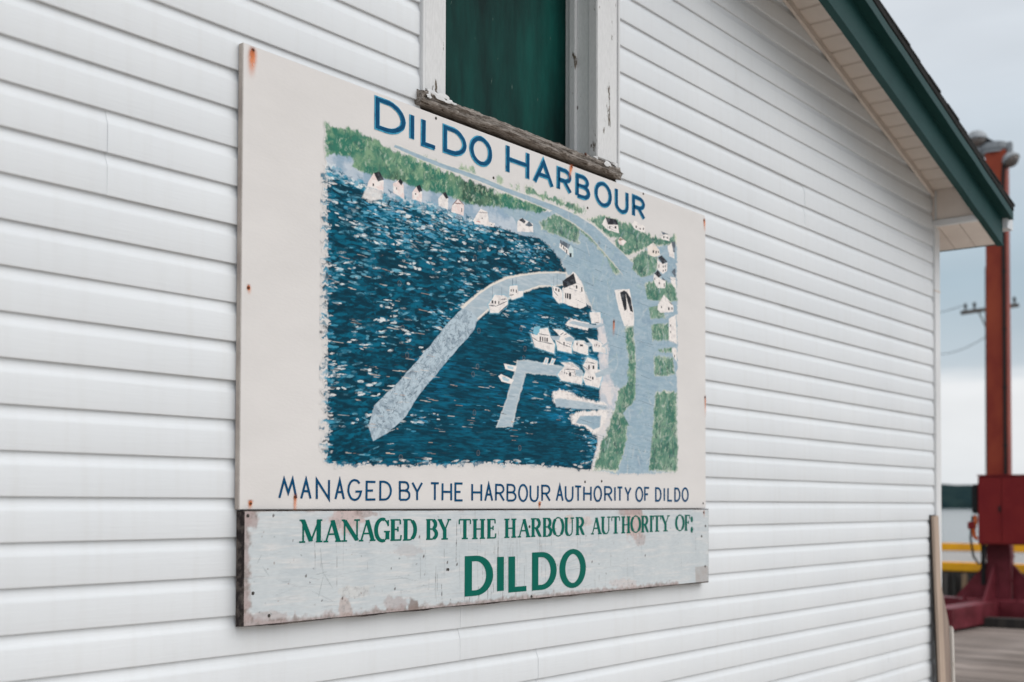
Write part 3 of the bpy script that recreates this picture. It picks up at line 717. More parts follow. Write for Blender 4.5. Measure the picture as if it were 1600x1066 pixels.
# brush ends along the left and lower margins
for _ in range(420):
    if rg.random() < .72: px_, py_ = 512 + rg.normal(0, 4.0), rg.uniform(264, 724)
    else: px_, py_ = rg.uniform(515, 920), 724 + rg.normal(0, 2.5)
    x, z = on_wall(px_, py_, YS); Ld, Wd = rg.uniform(.015, .05), rg.uniform(.004, .010)
    cv.dab(x, z, Ld, Wd, rg.normal(0.08, .12), (DK, MD, lin((4, 84, 112)), lin((60, 140, 168)), np.array(CREAM, np.float32))[rg.integers(5)], .85, None, n_fine)
    i_, j_ = int((x - cv.x0) / cv.res), int((z - cv.z0) / cv.res); q_ = (slice(max(0, j_ - 6), j_ + 7), slice(max(0, i_ - 14), i_ + 15)); cv.al[q_] = np.maximum(cv.al[q_], .05)
# pale lights on the water round the moored boats and along the shore
for (px_, py_, sx, sy, nn) in ((840, 520, 26, 22, 60), (905, 505, 40, 16, 90), (905, 560, 40, 14, 70), (885, 625, 50, 30, 90), (800, 485, 20, 10, 30), (735, 450, 40, 30, 80), (690, 500, 22, 24, 60),
                               (595, 655, 18, 24, 50), (655, 655, 26, 12, 40), (800, 660, 30, 10, 40), (925, 690, 14, 30, 70), (720, 350, 90, 14, 160), (600, 325, 50, 14, 110), (640, 360, 90, 22, 170), (830, 390, 40, 16, 90)):
    for _ in range(nn):
        qx, qy = rg.normal(px_, sx * .6), rg.normal(py_, sy * .6); x, z = on_wall(qx, qy, YS)
        cv.dab(x, z, rg.uniform(.012, .045), rg.uniform(.002, .007), rg.normal(0, .12), (LT, WH, lin((70, 148, 180)), lin((40, 128, 166)))[rg.integers(4)], rg.uniform(.35, .8), seamask, n_fine)
for (px_, py_, sx, sy, nn) in ((850, 470, 60, 14, 120), (830, 505, 30, 18, 80), (900, 560, 45, 10, 90), (885, 608, 50, 8, 60), (880, 650, 40, 12, 70), (690, 600, 60, 40, 70), (800, 620, 60, 30, 60)):
    for _ in range(nn):
        x, z = on_wall(rg.normal(px_, sx * .6), rg.normal(py_, sy * .6), YS)
        cv.dab(x, z, rg.uniform(.03, .09), rg.uniform(.003, .009), rg.normal(0, .06), (lin((0, 112, 152)), lin((10, 124, 164)), lin((0, 92, 124)))[rg.integers(3)], rg.uniform(.2, .5), seamask, n_str2)
# --- far shore band and hillside
cv.fill([(509, 240), (560, 240), (600, 270), (700, 300), (760, 315), (800, 320), (850, 332), (885, 350), (900, 380), (890, 420), (882, 420), (875, 405), (859, 386), (843, 372), (820, 369), (775, 354), (752, 355), (719, 342), (686, 329), (660, 325), (631, 316), (594, 309), (558, 291), (529, 278), (511, 264)], T_shore, 1.5, 1.6, n_fine)
# foam and chop lapping over the lower part of the shore band
for _ in range(620):
    t = rg.random(); px_ = 512 + t * 250; py_ = np.interp(px_, [511, 529, 558, 594, 631, 660, 686, 719, 752, 775], [266, 279, 291, 310, 317, 326, 331, 344, 357, 357]) + rg.normal(0, 4.5) - 1.0
    x, z = on_wall(px_, py_, YS)
    cv.dab(x, z, rg.uniform(.012, .04), rg.uniform(.003, .008), rg.normal(.05, .15), (MD, LT, WH, lin((0, 80, 106)), lin((60, 140, 168)))[rg.integers(5)], rg.uniform(.5, .9), None, n_fine)
# --- land base on the right
cv.fill([(780, 326), (840, 330), (870, 333), (900, 349), (935, 372), (960, 400), (985, 412), (1010, 388), (1057, 380), (1057.5, 560), (1058, 738), (1012, 740), (964, 741), (926, 736), (938, 695), (948, 660), (950, 640), (940, 600), (936, 560), (938, 500), (924, 482), (908, 440), (886, 428), (875, 405), (859, 386), (843, 372), (820, 365), (800, 340)], T_road, 1.2, 1.2, n_fine)
cv.fill([(922, 478), (942, 500), (950, 540), (951, 590), (940, 600), (935, 560), (934, 520), (930, 500)], T_lilac, 2, 1.5, n_fine)
cv.fill([(926, 590), (950, 585), (958, 602), (975, 612), (968, 632), (950, 642), (936, 640), (938, 605)], T_lilac, 2.5, 2, n_fine)
cv.fill([(936, 640), (958, 640), (960, 650), (940, 690), (932, 736), (923, 735), (934, 690), (928, 660)], mixf(T_lilac, lin((222, 214, 208)), n_fine), 2.5, 2, n_fine)
# --- greens
hill = [(508, 194), (540, 201), (579, 214), (597, 226), (615, 238), (638, 246), (660, 255), (680, 263), (712, 275), (757, 291), (773, 299), (820, 312), (857, 326), (851, 331), (840, 333), (820, 329), (791, 325), (752, 323), (728, 319), (706, 309), (686, 301), (664, 298), (631, 286), (600, 279), (570, 271), (553, 264), (550, 247), (530, 244), (520, 240), (509, 247)]
cv.fill(hill, T_hill, 3.0, 4.0, n_vert)
rgreens = [
    [(820, 290), (846, 304), (866, 310), (883, 318), (898, 318), (909, 327), (911, 336), (899, 331), (872, 319), (846, 309), (820, 300)],
    [(842, 348), (863, 335), (879, 338), (901, 351), (906, 360), (905, 383), (893, 378), (868, 367), (846, 359)],
    [(904, 356), (920, 364), (933, 374), (943, 388), (956, 404), (969, 425), (968, 430), (959, 428), (950, 405), (938, 393), (925, 378), (912, 368)],
    [(916, 343), (932, 339), (945, 336), (965, 345), (985, 350), (1000, 362), (1012, 366), (1030, 372), (1046, 374), (1056, 366), (1057, 382), (1020, 385), (1010, 388), (978, 400), (962, 392), (960, 380), (966, 372), (952, 371), (940, 362), (928, 352)],
    [(982, 409), (993, 400), (1009, 391), (1027, 401), (1028, 420), (1020, 431), (1000, 435), (988, 421)],
    [(1007, 442), (1030, 436), (1056, 446), (1057, 470), (1040, 476), (1018, 470), (1009, 468)],
    [(1012, 480), (1026, 477), (1037, 490), (1040, 497), (1016, 499)], [(1017, 508), (1044, 505), (1047, 532), (1019, 533)], [(1029, 546), (1050, 543), (1050, 550), (1028, 550)],
    [(1021, 560), (1034, 556), (1051, 560), (1055, 584), (1040, 589), (1022, 587)],
    [(1024, 614), (1036, 610), (1057, 614), (1058.5, 738), (1013, 737), (1018, 690), (1020, 667)],
    [(977, 511), (989, 508), (993, 560), (994, 600), (992, 626), (974, 644), (981, 662), (978, 690), (965, 738), (926, 736), (938, 695), (948, 674), (961, 637), (966, 612), (982, 598), (982, 560)]]
for i, p in enumerate(rgreens):
    cv.fill(p, lin((206, 206, 190)), 2.4, 1.6, n_fine, .85)
    cx_ = np.mean([q[0] for q in p]); cy_ = np.mean([q[1] for q in p])
    p2 = [(q[0] + (cx_ - q[0]) * .035, q[1] + (cy_ - q[1]) * .035) for q in p]
    cv.fill(p2, T_green, 2.6, 3.4, n_vert)
# bushes above the far road
for (px_, py_, r_) in ((645, 247, 6), (660, 250, 6), (678, 256, 5), (735, 268, 8), (722, 264, 5), (781, 283, 6), (806, 296, 8), (826, 299, 7), (848, 308, 7), (876, 315, 8), (905, 329, 7)):
    for _ in range(14):
        x, z = on_wall(rg.normal(px_, r_ * .5), rg.normal(py_, r_ * .38), YS)
        cv.dab(x, z, rg.uniform(.01, .03), rg.uniform(.006, .014), rg.normal(1.2, .5), (lin((92, 138, 112)), lin((132, 160, 132)), lin((170, 184, 158)))[rg.integers(3)], .6, None, n_fine); 
        i_, j_ = int((x - cv.x0) / cv.res), int((z - cv.z0) / cv.res); cv.al[max(0, j_ - 8):j_ + 9, max(0, i_ - 12):i_ + 13] = np.maximum(cv.al[max(0, j_ - 8):j_ + 9, max(0, i_ - 12):i_ + 13], .05)
# grass strokes
for p in [hill] + rgreens:
    a, wn = cv.poly(p, 1.0)
    if a is None: continue
    mk = np.zeros((H_, W_), np.float32); mk[wn] = a
    xs_, zs_ = cv.X[wn], cv.Z[wn]; area = float(a.sum()) * cv.res ** 2
    for _ in range(int(area * 16000)):
        x = rg.uniform(xs_.min(), xs_.max()); z = rg.uniform(zs_.min(), zs_.max())
        if at(mk, x, z) < .3: continue
        cv.dab(x, z, rg.uniform(.008, .03), rg.uniform(.003, .008), rg.normal(1.35, .4), (lin((46, 108, 88)), lin((58, 86, 82)), lin((62, 100, 88)), lin((104, 144, 122)), lin((146, 170, 144)), lin((184, 194, 178)))[rg.integers(6)], .55, mk, n_fine)
# the wet paint was dragged and blended: pull every edge about by a few millimetres, then soften
def drag(img, al, amp_x, amp_z):
    jj, ii = np.mgrid[0:H_, 0:W_]
    di = ((n_fine - .5) * amp_x + (n_str - .5) * amp_x * .8) / cv.res; dj = ((n_vert - .5) * amp_z + (fnoise(H_, W_, 5, 31) - .5) * amp_z) / cv.res
    a_ = np.clip(ii + di, 0, W_ - 1).astype(int); b_ = np.clip(jj + dj, 0, H_ - 1).astype(int)
    return img[b_, a_], al[b_, a_]
im2, al2 = drag(cv.img, cv.al, .018, .015)
lm = np.clip((1 - sea) * 1.5 - .2, 0, 1); cv.img = (cv.img * (1 - lm)[..., None] + im2 * lm[..., None]).astype(np.float32); cv.al = np.maximum(cv.al, al2 * lm)
soft_ = (cv.img * 2 + np.roll(cv.img, 1, 0) + np.roll(cv.img, -1, 0) + np.roll(cv.img, 1, 1) + np.roll(cv.img, -1, 1)) / 6
cv.img = (cv.img * (1 - .7 * (1 - sea))[..., None] + soft_ * (.7 * (1 - sea))[..., None]).astype(np.float32)
# --- far road
rd = [((616, 228), 2.0), ((650, 243), 2.8), ((690, 259), 3.0), ((720, 269), 3.0), ((757, 283), 3.2), ((790, 297), 3.2), ((830, 312), 3.5), ((866, 326), 4.4), ((899, 343), 6.0), ((925, 361), 8.0), ((945, 382), 9.5), ((966, 404), 11), ((985, 425), 13)]
L1 = [(p[0] + h * .35, p[1] - h) for p, h in rd]; L2 = [(p[0] - h * .35, p[1] + h) for p, h in rd][::-1]
cv.fill([(q[0] + .6, q[1] - 1.2) for q in L1] + [(q[0] - .6, q[1] + 1.6) for q in L2], lin((212, 208, 198)), 1.5, 1.2, n_fine, .7)
cv.fill(L1 + L2, T_road, 1.2, .8, n_fine)
cv.fill([(800, 333), (830, 336), (852, 334), (866, 328), (870, 332), (855, 340), (830, 342), (800, 338)], T_road, 1.2, .8, n_fine)
# near road and side lanes
cv.fill([(985, 420), (1004, 436), (1012, 470), (1017, 505), (1020, 560), (1023, 605), (1019, 667), (1013, 739), (965, 740), (979, 699), (985, 668), (973, 646), (993, 628), (994, 560), (991, 506), (986, 460), (972, 428)], T_road, 1.2, .8, n_fine)
for p in ([(1015, 590), (1040, 588), (1057.5, 590), (1057.5, 610), (1036, 607), (1018, 604)], [(1015, 536), (1056, 534), (1057, 541), (1026, 545), (1018, 555)], [(1012, 470), (1030, 470), (1028, 478), (1014, 480)], [(1015, 500), (1040, 498), (1044, 504), (1016, 507)], [(994, 436), (1018, 430), (1022, 438), (1008, 441)]):
    cv.fill(p, T_road, 1.2, .8, n_fine)
# --- breakwater, piers, floats
cv.fill([(870, 424), (840, 425), (817, 428), (793, 432), (770, 442), (750, 455), (719, 480), (744, 502), (766, 484), (800, 466), (818, 458), (842, 449), (864, 448), (884, 446), (886, 426)], lin((216, 210, 202)), 2, 1.4, n_fine)
cv.fill([(884, 428), (862, 427), (840, 428), (817, 431), (793, 436), (770, 446), (750, 459), (722, 484), (742, 500), (763, 482), (797, 464), (817, 455), (842, 446), (862, 446), (884, 444)], T_pier, 1.2, .5, n_fine)
cv.fill([(722, 482), (696, 509), (673, 538), (645, 571), (618, 602), (585, 632), (576, 666), (583, 689), (605, 677), (632, 652), (656, 615), (676, 592), (694, 570), (718, 541), (738, 520), (746, 499), (735, 486)], T_rock, 1.3, 2.2, n_mid)
a, wn = cv.poly([(722, 484), (696, 511), (645, 573), (587, 634), (578, 666), (604, 674), (655, 612), (694, 566), (735, 518), (742, 499)], 1.0)
mk = np.zeros((H_, W_), np.float32); mk[wn] = a
for _ in range(420):
    t = rg.random(); px_, py_ = 732 + (590 - 732) * t + rg.normal(0, 9), 496 + (665 - 496) * t + rg.normal(0, 9)
    x, z = on_wall(px_, py_, YS); cv.dab(x, z, rg.uniform(.01, .035), rg.uniform(.0018, .005), rg.normal(.2, .9), (lin((108, 124, 138)), lin((150, 166, 178)), lin((190, 202, 210)), lin((80, 94, 108)))[rg.integers(4)], .5, mk, n_fine)
f = fr(760, 550, 7.616)
cv.fill(f([(360, 100), (480, 95), (920, 170), (960, 260), (900, 295), (465, 255), (455, 310), (385, 570), (310, 890), (110, 900), (235, 560), (325, 260)]), lin((205, 212, 214)), 1.6, 1.6, n_fine, .75)
cv.fill(f([(375, 112), (460, 110), (900, 182), (940, 250), (900, 282), (455, 238), (440, 300), (370, 560), (292, 880), (132, 890), (252, 560), (342, 260)]), T_pier, .9, .6, n_fine)
for p in ([(205, 140), (360, 170), (345, 235), (225, 205)], [(140, 290), (175, 265), (325, 335), (292, 382), (180, 352)], [(672, 145), (700, 62), (742, 75), (722, 155)], [(745, 155), (780, 72), (824, 85), (792, 155)]):
    cv.fill(f(p), T_white, .8, .5, n_fine); c_ = np.mean(p, 0); cv.fill(f([(c_[0] + (q[0] - c_[0]) * .5, c_[1] + (q[1] - c_[1]) * .5) for q in p]), lin((168, 194, 204)), .8)
cv.fill(f([(790, 480), (870, 445), (960, 470), (1100, 530), (1290, 590), (1420, 600), (1440, 640), (1300, 640), (800, 610)]), T_white, 3, 3, n_fine)
cv.fill(f([(810, 560), (900, 558), (1150, 590), (1300, 622), (1430, 640), (1420, 690), (1100, 680), (825, 655)]), T_pier, 2, 1.4, n_fine)
cv.fill(f([(1000, 755), (1080, 715), (1420, 690), (1430, 760), (1360, 900), (1290, 1000), (1180, 890), (1030, 860)]), T_white, 3, 2.5, n_fine)
cv.fill(f([(1062, 845), (1112, 762), (1362, 760), (1350, 890), (1275, 925), (1190, 872)]), T_road, 1.6, 1, n_fine)
# dry-brush of pale and dark paint over the land
for _ in range(900):
    px_, py_ = rg.uniform(800, 1058), rg.uniform(300, 738); x, z = on_wall(px_, py_, YS)
    if at(cv.al, x, z) < .6 or at(sea, x, z) > .5: continue
    cv.dab(x, z, rg.uniform(.02, .07), rg.uniform(.004, .012), rg.normal(1.2, .7), (lin((184, 194, 200)), lin((132, 154, 170)), lin((150, 172, 164)), lin((206, 206, 200)))[rg.integers(4)], rg.uniform(.12, .34), None, n_fine)
# --- houses, sheds and boats
DKW = lin((34, 36, 44))
def house(frame, walls, roofs=(), wins=(), wall=None, roof=None):
    for p in walls: cv.fill(frame(p), T_white if wall is None else wall, .8, .7, n_fine)
    for p in roofs: cv.fill(frame(p), T_dark if roof is None else roof, .7, .5, n_fine)
    for (x0, y0, x1, y1) in wins: cv.fill(frame([(x0, y0), (x1, y0 + 2), (x1, y1), (x0, y1 - 2)]), DKW, .6)
z2 = fr(500, 180, 7.617); z3 = fr(660, 220, 7.617)
cv.fill(z2([(500, 980), (560, 850), (750, 900), (745, 1000), (600, 1015)]), T_white, 2.5, 2.5, n_fine, .8)
house(z2, [[(640, 690), (575, 790), (560, 850), (750, 905), (760, 780), (700, 760)]], [[(640, 690), (705, 670), (762, 768), (690, 792)]], [(625, 815, 640, 845)], T_pink)
house(z2, [[(868, 815), (930, 775), (992, 830), (1000, 1000), (870, 925)]], [[(930, 790), (957, 752), (986, 800), (965, 838)]], [(905, 860, 915, 885)], T_pink)
house(z2, [[(1095, 920), (1148, 850), (1217, 920), (1210, 1035), (1100, 1000)]], [[(1145, 850), (1187, 828), (1217, 900), (1180, 922)]], [(1130, 930, 1142, 950)], T_pink)
house(z3, [[(188, 685), (240, 628), (305, 690), (302, 822), (192, 772)]], [[(235, 625), (272, 608), (307, 680), (280, 694)]])
house(z3, [[(355, 770), (420, 688), (492, 762), (490, 890), (340, 850)]], (), [(462, 800, 470, 850)], T_pink)
for p, q in (((358, 765), (422, 692)), ((422, 692), (492, 765)), ((380, 745), (470, 750))): cv.line(z3([p])[0], z3([q])[0], .004, lin((110, 80, 80)), .8)
house(z3, [[(600, 955), (690, 808), (772, 850), (792, 965), (740, 1000), (620, 992)], [(730, 1010), (760, 955), (860, 985), (850, 1030)]], (), [(705, 915, 715, 930), (815, 990, 822, 1008)])
cv.line(z3([(660, 850)])[0], z3([(775, 860)])[0], .004, lin((120, 110, 115)), .6); cv.line(z3([(640, 960)])[0], z3([(690, 970)])[0], .004, lin((190, 90, 80)), .6)
house(z3, [[(1128, 960), (1182, 918), (1312, 990), (1318, 1090), (1128, 1080)]], [[(1148, 945), (1192, 918), (1228, 962), (1210, 988)]])
house(z3, [], [[(1222, 1005), (1270, 958), (1312, 1012), (1270, 1024)]], roof=T_roofg)
r4 = fr(820, 280, 7.614)
house(r4, [[(413, 760), (512, 830), (545, 922), (408, 812)]], [[(420, 720), (542, 780), (517, 832), (415, 762)]], [(428, 775, 438, 805), (455, 800, 465, 835), (472, 818, 480, 850), (490, 838, 502, 885)], roof=T_roofg)
house(r4, [[(542, 780), (577, 830), (577, 930), (532, 930), (517, 832)]], (), [(530, 880, 555, 930)], lin((190, 206, 208)))
r5 = fr(930, 320, 7.614)
house(r5, [[(75, 232), (120, 155), (272, 240), (282, 340), (150, 302)]], [[(120, 150), (246, 175), (276, 240), (150, 236)]], [(166, 255, 178, 284), (230, 255, 250, 284)])
house(r5, [[(435, 235), (470, 192), (592, 260), (582, 332), (470, 292)]], (), [(480, 250, 494, 276), (528, 276, 540, 299), (567, 275, 578, 301)])
house(r5, [[(770, 360), (790, 345), (884, 365), (882, 432), (785, 412)]], [[(785, 318), (892, 362), (840, 352), (800, 358)]], [(808, 375, 822, 400), (850, 382, 862, 405)], roof=T_roofg)
house(r5, [[(858, 500), (910, 448), (935, 560), (942, 645), (880, 612)]], [[(905, 440), (952, 440), (950, 570), (928, 562)]], roof=T_roofg)
house(r5, [[(620, 500), (690, 448), (762, 540), (772, 602), (700, 622), (624, 590)]], (), [(682, 540, 698, 575), (716, 550, 730, 582), (745, 550, 754, 574)], mixf(T_white, lin((220, 206, 190)), n_mid))
house(r5, [[(738, 650), (800, 705), (857, 688), (852, 792), (800, 825), (738, 765)]], [[(745, 630), (790, 603), (857, 680), (800, 707)]], [(803, 725, 813, 748), (828, 720, 838, 745), (803, 775, 813, 798), (830, 768, 840, 790), (752, 712, 760, 752)], roof=T_dark)
house(r5, [[(690, 872), (700, 820), (752, 866), (838, 908), (832, 992), (740, 992), (702, 922)]], [[(700, 820), (742, 778), (792, 840), (752, 867)], [(790, 855), (838, 908), (800, 890)]], [(754, 920, 768, 946), (703, 868, 711, 895), (815, 935, 823, 980)])
house(r5, [[(888, 855), (955, 868), (962, 1015), (902, 930)]], [[(905, 800), (953, 748), (957, 872)]], roof=T_roofg)
house(r5, [[(265, 420), (300, 385), (370, 440), (330, 490), (285, 470)]], [[(270, 420), (300, 395), (340, 415), (300, 430)]], wall=T_pink, roof=lin((150, 130, 116)))
r6 = fr(940, 440, 7.614)
house(r6, [[(670, 270), (740, 158), (852, 285), (852, 362), (700, 375), (662, 332)]], [[(785, 225), (852, 282), (830, 274)]], [(706, 290, 716, 316), (790, 308, 806, 342), (830, 308, 842, 336)])
house(r6, [[(800, 445), (880, 395), (895, 745), (800, 702)], [(835, 800), (860, 780), (890, 800), (890, 950), (850, 890)]], (), [(816, 510, 824, 540), (816, 590, 824, 615), (862, 870, 870, 905)])
house(r6, [[(150, 100), (330, 90), (385, 390), (385, 522), (268, 532), (205, 335)]], [[(218, 130), (268, 108), (300, 125), (345, 200), (372, 368), (340, 350), (310, 250), (285, 150), (300, 325), (272, 352), (240, 230)]])
r9 = fr(750, 410, 8.889)
house(r9, [[(1140, 365), (1290, 130), (1330, 160), (1395, 250), (1440, 380), (1475, 610), (1390, 645), (1250, 605), (1140, 562)]], [[(1143, 262), (1300, 152), (1334, 292), (1160, 362)]], [(1180, 428, 1196, 500), (1205, 430, 1225, 505), (1235, 436, 1262, 515), (1330, 320, 1350, 366), (1405, 345, 1420, 408)])
# boats with dark sheer lines, cabin windows and masts
def boat(frame, hull, wins=(), lines=(), masts=()):
    c_ = np.mean(hull, 0); cv.fill(frame([(c_[0] + (q[0] - c_[0]) * 1.10, c_[1] + (q[1] - c_[1]) * 1.10) for q in hull]), lin((130, 184, 204)), 2.0, 1.6, n_fine, .6)
    cv.fill(frame(hull), T_white, .8, .6, n_fine)
    for (x0, y0, x1, y1) in wins: cv.fill(frame([(x0, y0), (x1, y0 + 2), (x1, y1), (x0, y1 - 2)]), DKW, .6)
    for p, q in lines: cv.line(frame([p])[0], frame([q])[0], .0032, lin((60, 66, 80)), .85)
    for p, q in masts: cv.line(frame([p])[0], frame([q])[0], .0032, lin((96, 116, 132)), .8)
boat(r9, [(115, 585), (160, 520), (205, 448), (335, 460), (382, 480), (385, 585), (260, 702), (140, 702)], [(160, 530, 182, 572), (202, 535, 220, 576), (253, 540, 266, 580)], [((120, 600), (225, 608)), ((225, 608), (375, 540)), ((260, 700), (385, 590)), ((290, 515), (370, 510))], [((170, 330), (172, 500)), ((300, 350), (300, 460))])
boat(r9, [(398, 455), (408, 330), (522, 320), (532, 400), (602, 398), (590, 472), (440, 522)], [(424, 375, 438, 408), (456, 375, 468, 408), (496, 382, 508, 425)], [((400, 460), (470, 450))], [((450, 220), (450, 330)), ((500, 215), (500, 320))])
boat(r9, [(1000, 325), (1082, 340), (1142, 400), (1142, 562), (1090, 572), (1010, 472)], [(1044, 362, 1062, 396), (1084, 372, 1102, 412)], [((1008, 330), (1020, 400)), ((1020, 400), (1085, 470))], [((1022, 205), (1022, 330)), ((1070, 165), (1070, 330))])
r8 = fr(820, 480, 7.614)
cv.fill(r8([(482, 205), (540, 135), (765, 190), (745, 275), (530, 232)]), T_white, 1.5, 1, n_fine); cv.fill(r8([(520, 190), (560, 165), (850, 215), (940, 190), (960, 215), (860, 250), (740, 245)]), T_pier, 1.2, .8, n_fine)
boat(r8, [(770, 60), (900, 60), (905, 190), (790, 195)], (), [((835, 185), (885, 185))])
boat(r8, [(65, 308), (150, 335), (160, 262), (272, 248), (302, 350), (357, 440), (346, 552), (110, 472)], [(175, 352, 190, 404), (206, 355, 218, 405), (233, 360, 244, 408), (256, 364, 272, 412)], [((70, 315), (112, 465)), ((80, 355), (150, 402)), ((150, 402), (345, 442)), ((165, 318), (280, 338))])
cv.fill(r8([(95, 310), (110, 235), (180, 225), (170, 300), (130, 335)]), lin((120, 176, 196)), 1, .6, n_fine)
boat(r8, [(360, 392), (425, 352), (330, 260), (440, 270), (588, 370), (562, 425), (556, 552), (390, 512), (372, 432)], [(458, 415, 472, 457)], [((365, 395), (450, 445)), ((450, 445), (545, 478)), ((415, 335), (460, 305)), ((460, 335), (500, 315))])
cv.fill(r8([(470, 372), (540, 350), (592, 385), (580, 420), (490, 400)]), T_pier, 1, .6, n_fine); cv.fill(r8([(300, 345), (410, 345), (410, 390), (340, 395)]), T_pier, 1, .6, n_fine)
boat(r8, [(563, 470), (590, 398), (700, 398), (752, 450), (752, 572), (575, 522)], [(613, 424, 625, 456), (655, 444, 690, 468)])
cv.fill(r8([(700, 425), (800, 420), (830, 455), (760, 470)]), T_pier, 1, .6, n_fine)
boat(r8, [(800, 445), (740, 370), (850, 395), (902, 420), (962, 500), (966, 552), (810, 522)], [(848, 440, 858, 462), (880, 450, 888, 470), (826, 445, 832, 465)])
cv.fill(r8([(910, 465), (990, 405), (1010, 425), (930, 480)]), T_pier, 1, .5, n_fine)
boat(r8, [(388, 800), (470, 700), (430, 660), (560, 655), (640, 720), (695, 832), (672, 922), (430, 872)], [(525, 778, 549, 822), (490, 780, 498, 800)], [((475, 735), (470, 800)), ((590, 740), (600, 830)), ((478, 738), (600, 745))])
cv.fill(r8([(600, 745), (680, 745), (700, 800), (660, 830), (605, 815)]), T_pier, 1, .6, n_fine)
boat(r8, [(690, 842), (720, 770), (690, 700), (740, 598), (865, 640), (862, 742), (935, 760), (905, 870), (882, 962), (720, 922)], [(754, 688, 770, 742), (805, 695, 825, 738), (750, 820, 758, 840), (773, 824, 782, 848), (798, 830, 816, 862)], [((670, 690), (760, 752)), ((700, 840), (790, 878)), ((745, 652), (830, 672))])
cv.fill(r8([(832, 790), (1000, 715), (1050, 740), (1050, 775), (930, 820), (850, 842)]), T_pier, 1, .6, n_fine)
# --- age: horizontal checks in the ply, scraped streaks, ring shaped plugs
for _ in range(150):
    px_, py_ = rg.uniform(880, 1054), rg.uniform(350, 735); x, z = on_wall(px_, py_, YS)
    if at(cv.al, x, z) < .5: continue
    cv.dab(x, z, rg.uniform(.03, .16), rg.uniform(.0012, .0026), -.10 + rg.normal(0, .03), lin((84, 100, 114)), rg.uniform(.25, .7), None, n_str)
for _ in range(170):
    if rg.random() < .5: px_, py_ = rg.uniform(600, 900), rg.uniform(540, 715)
    else: px_, py_ = rg.uniform(518, 680), rg.uniform(380, 720)
    x, z = on_wall(px_, py_, YS)
    if at(sea, x, z) < .8: continue
    cv.dab(x, z, rg.uniform(.01, .06), rg.uniform(.0016, .003), -.03 + rg.normal(0, .03), (lin((190, 160, 140)), lin((214, 200, 188)), lin((50, 52, 58)))[rg.integers(3)], rg.uniform(.4, .9), None, n_str)
for (px_, py_) in ((636, 398), (742, 403), (750, 388), (624, 443), (629, 513), (636, 555), (748, 517), (746, 573), (739, 585), (741, 645), (626, 715), (747, 708), (820, 545), (814, 514), (812, 700), (818, 560), (936, 380), (875, 424)):
    x, z = on_wall(px_, py_, YS)
    for k in range(8):
        cv.dab(x + .007 * math.cos(k * .785), z + .008 * math.sin(k * .785), .007, .0028, k * .785 + 1.57, lin((128, 112, 104)), .42)
    cv.dab(x, z, .008, .009, 0, lin((52, 56, 64)), .5)
pic = cv.mesh('painted_picture', M['picture'], sign, .0006)
pic['label'] = 'hand-painted aerial picture of a harbour with breakwater, boats, roads and houses'

# ---------- lettering: brush strokes as thin raised paint
def arc(cx, cy, rx, ry, a0, a1, n=14): return [(cx + rx * math.cos(math.radians(a0 + (a1 - a0) * i / n)), cy + ry * math.sin(math.radians(a0 + (a1 - a0) * i / n))) for i in range(n + 1)]
SANS = {
 'M': [[(0, 0), (.27, 1), (.52, .28), (.77, 1), (1, 0)]], 'A': [[(0, 0), (.5, 1), (1, 0)], [(.2, .38), (.8, .38)]], 'N': [[(0, 0), (0, 1), (1, 0), (1, 1)]],
 'G': [arc(.5, .5, .5, .5, 40, 270, 20) + arc(.5, .5, .5, .5, 270, 325, 5) + [(1, .42), (.55, .42)]],
 'E': [[(1, 1), (0, 1), (0, 0), (1, 0)], [(0, .5), (.72, .5)]], 'D': [[(0, 0), (0, 1), (.35, 1)] + arc(.35, .5, .65, .5, 90, -90, 18)[1:] + [(0, 0)]],
 'B': [[(0, 0), (0, 1), (.5, 1)] + arc(.5, .76, .38, .24, 90, -90, 10)[1:] + [(0, .52)], [(.5, .52)] + arc(.55, .26, .45, .26, 90, -90, 10) + [(.02, 0)]],
 'Y': [[(0, 1), (.5, .48), (1, 1)], [(.5, .5), (.5, 0)]], 'T': [[(0, 1), (1, 1)], [(.5, 1), (.5, 0)]], 'H': [[(0, 0), (0, 1)], [(1, 0), (1, 1)], [(0, .5), (1, .5)]],
 'R': [[(0, 0), (0, 1), (.5, 1)] + arc(.5, .74, .45, .26, 90, -90, 12)[1:] + [(0, .48)], [(.45, .48), (1, 0)]], 'O': [arc(.5, .5, .5, .5, 90, 450, 36)],
 'U': [[(0, 1), (0, .35)] + arc(.5, .35, .5, .35, 180, 360, 16)[1:] + [(1, 1)]], 'I': [[(.5, 0), (.5, 1)]], 'F': [[(1, 1), (0, 1), (0, 0)], [(0, .5), (.75, .5)]], 'L': [[(0, 1), (0, 0), (1, 0)]]}
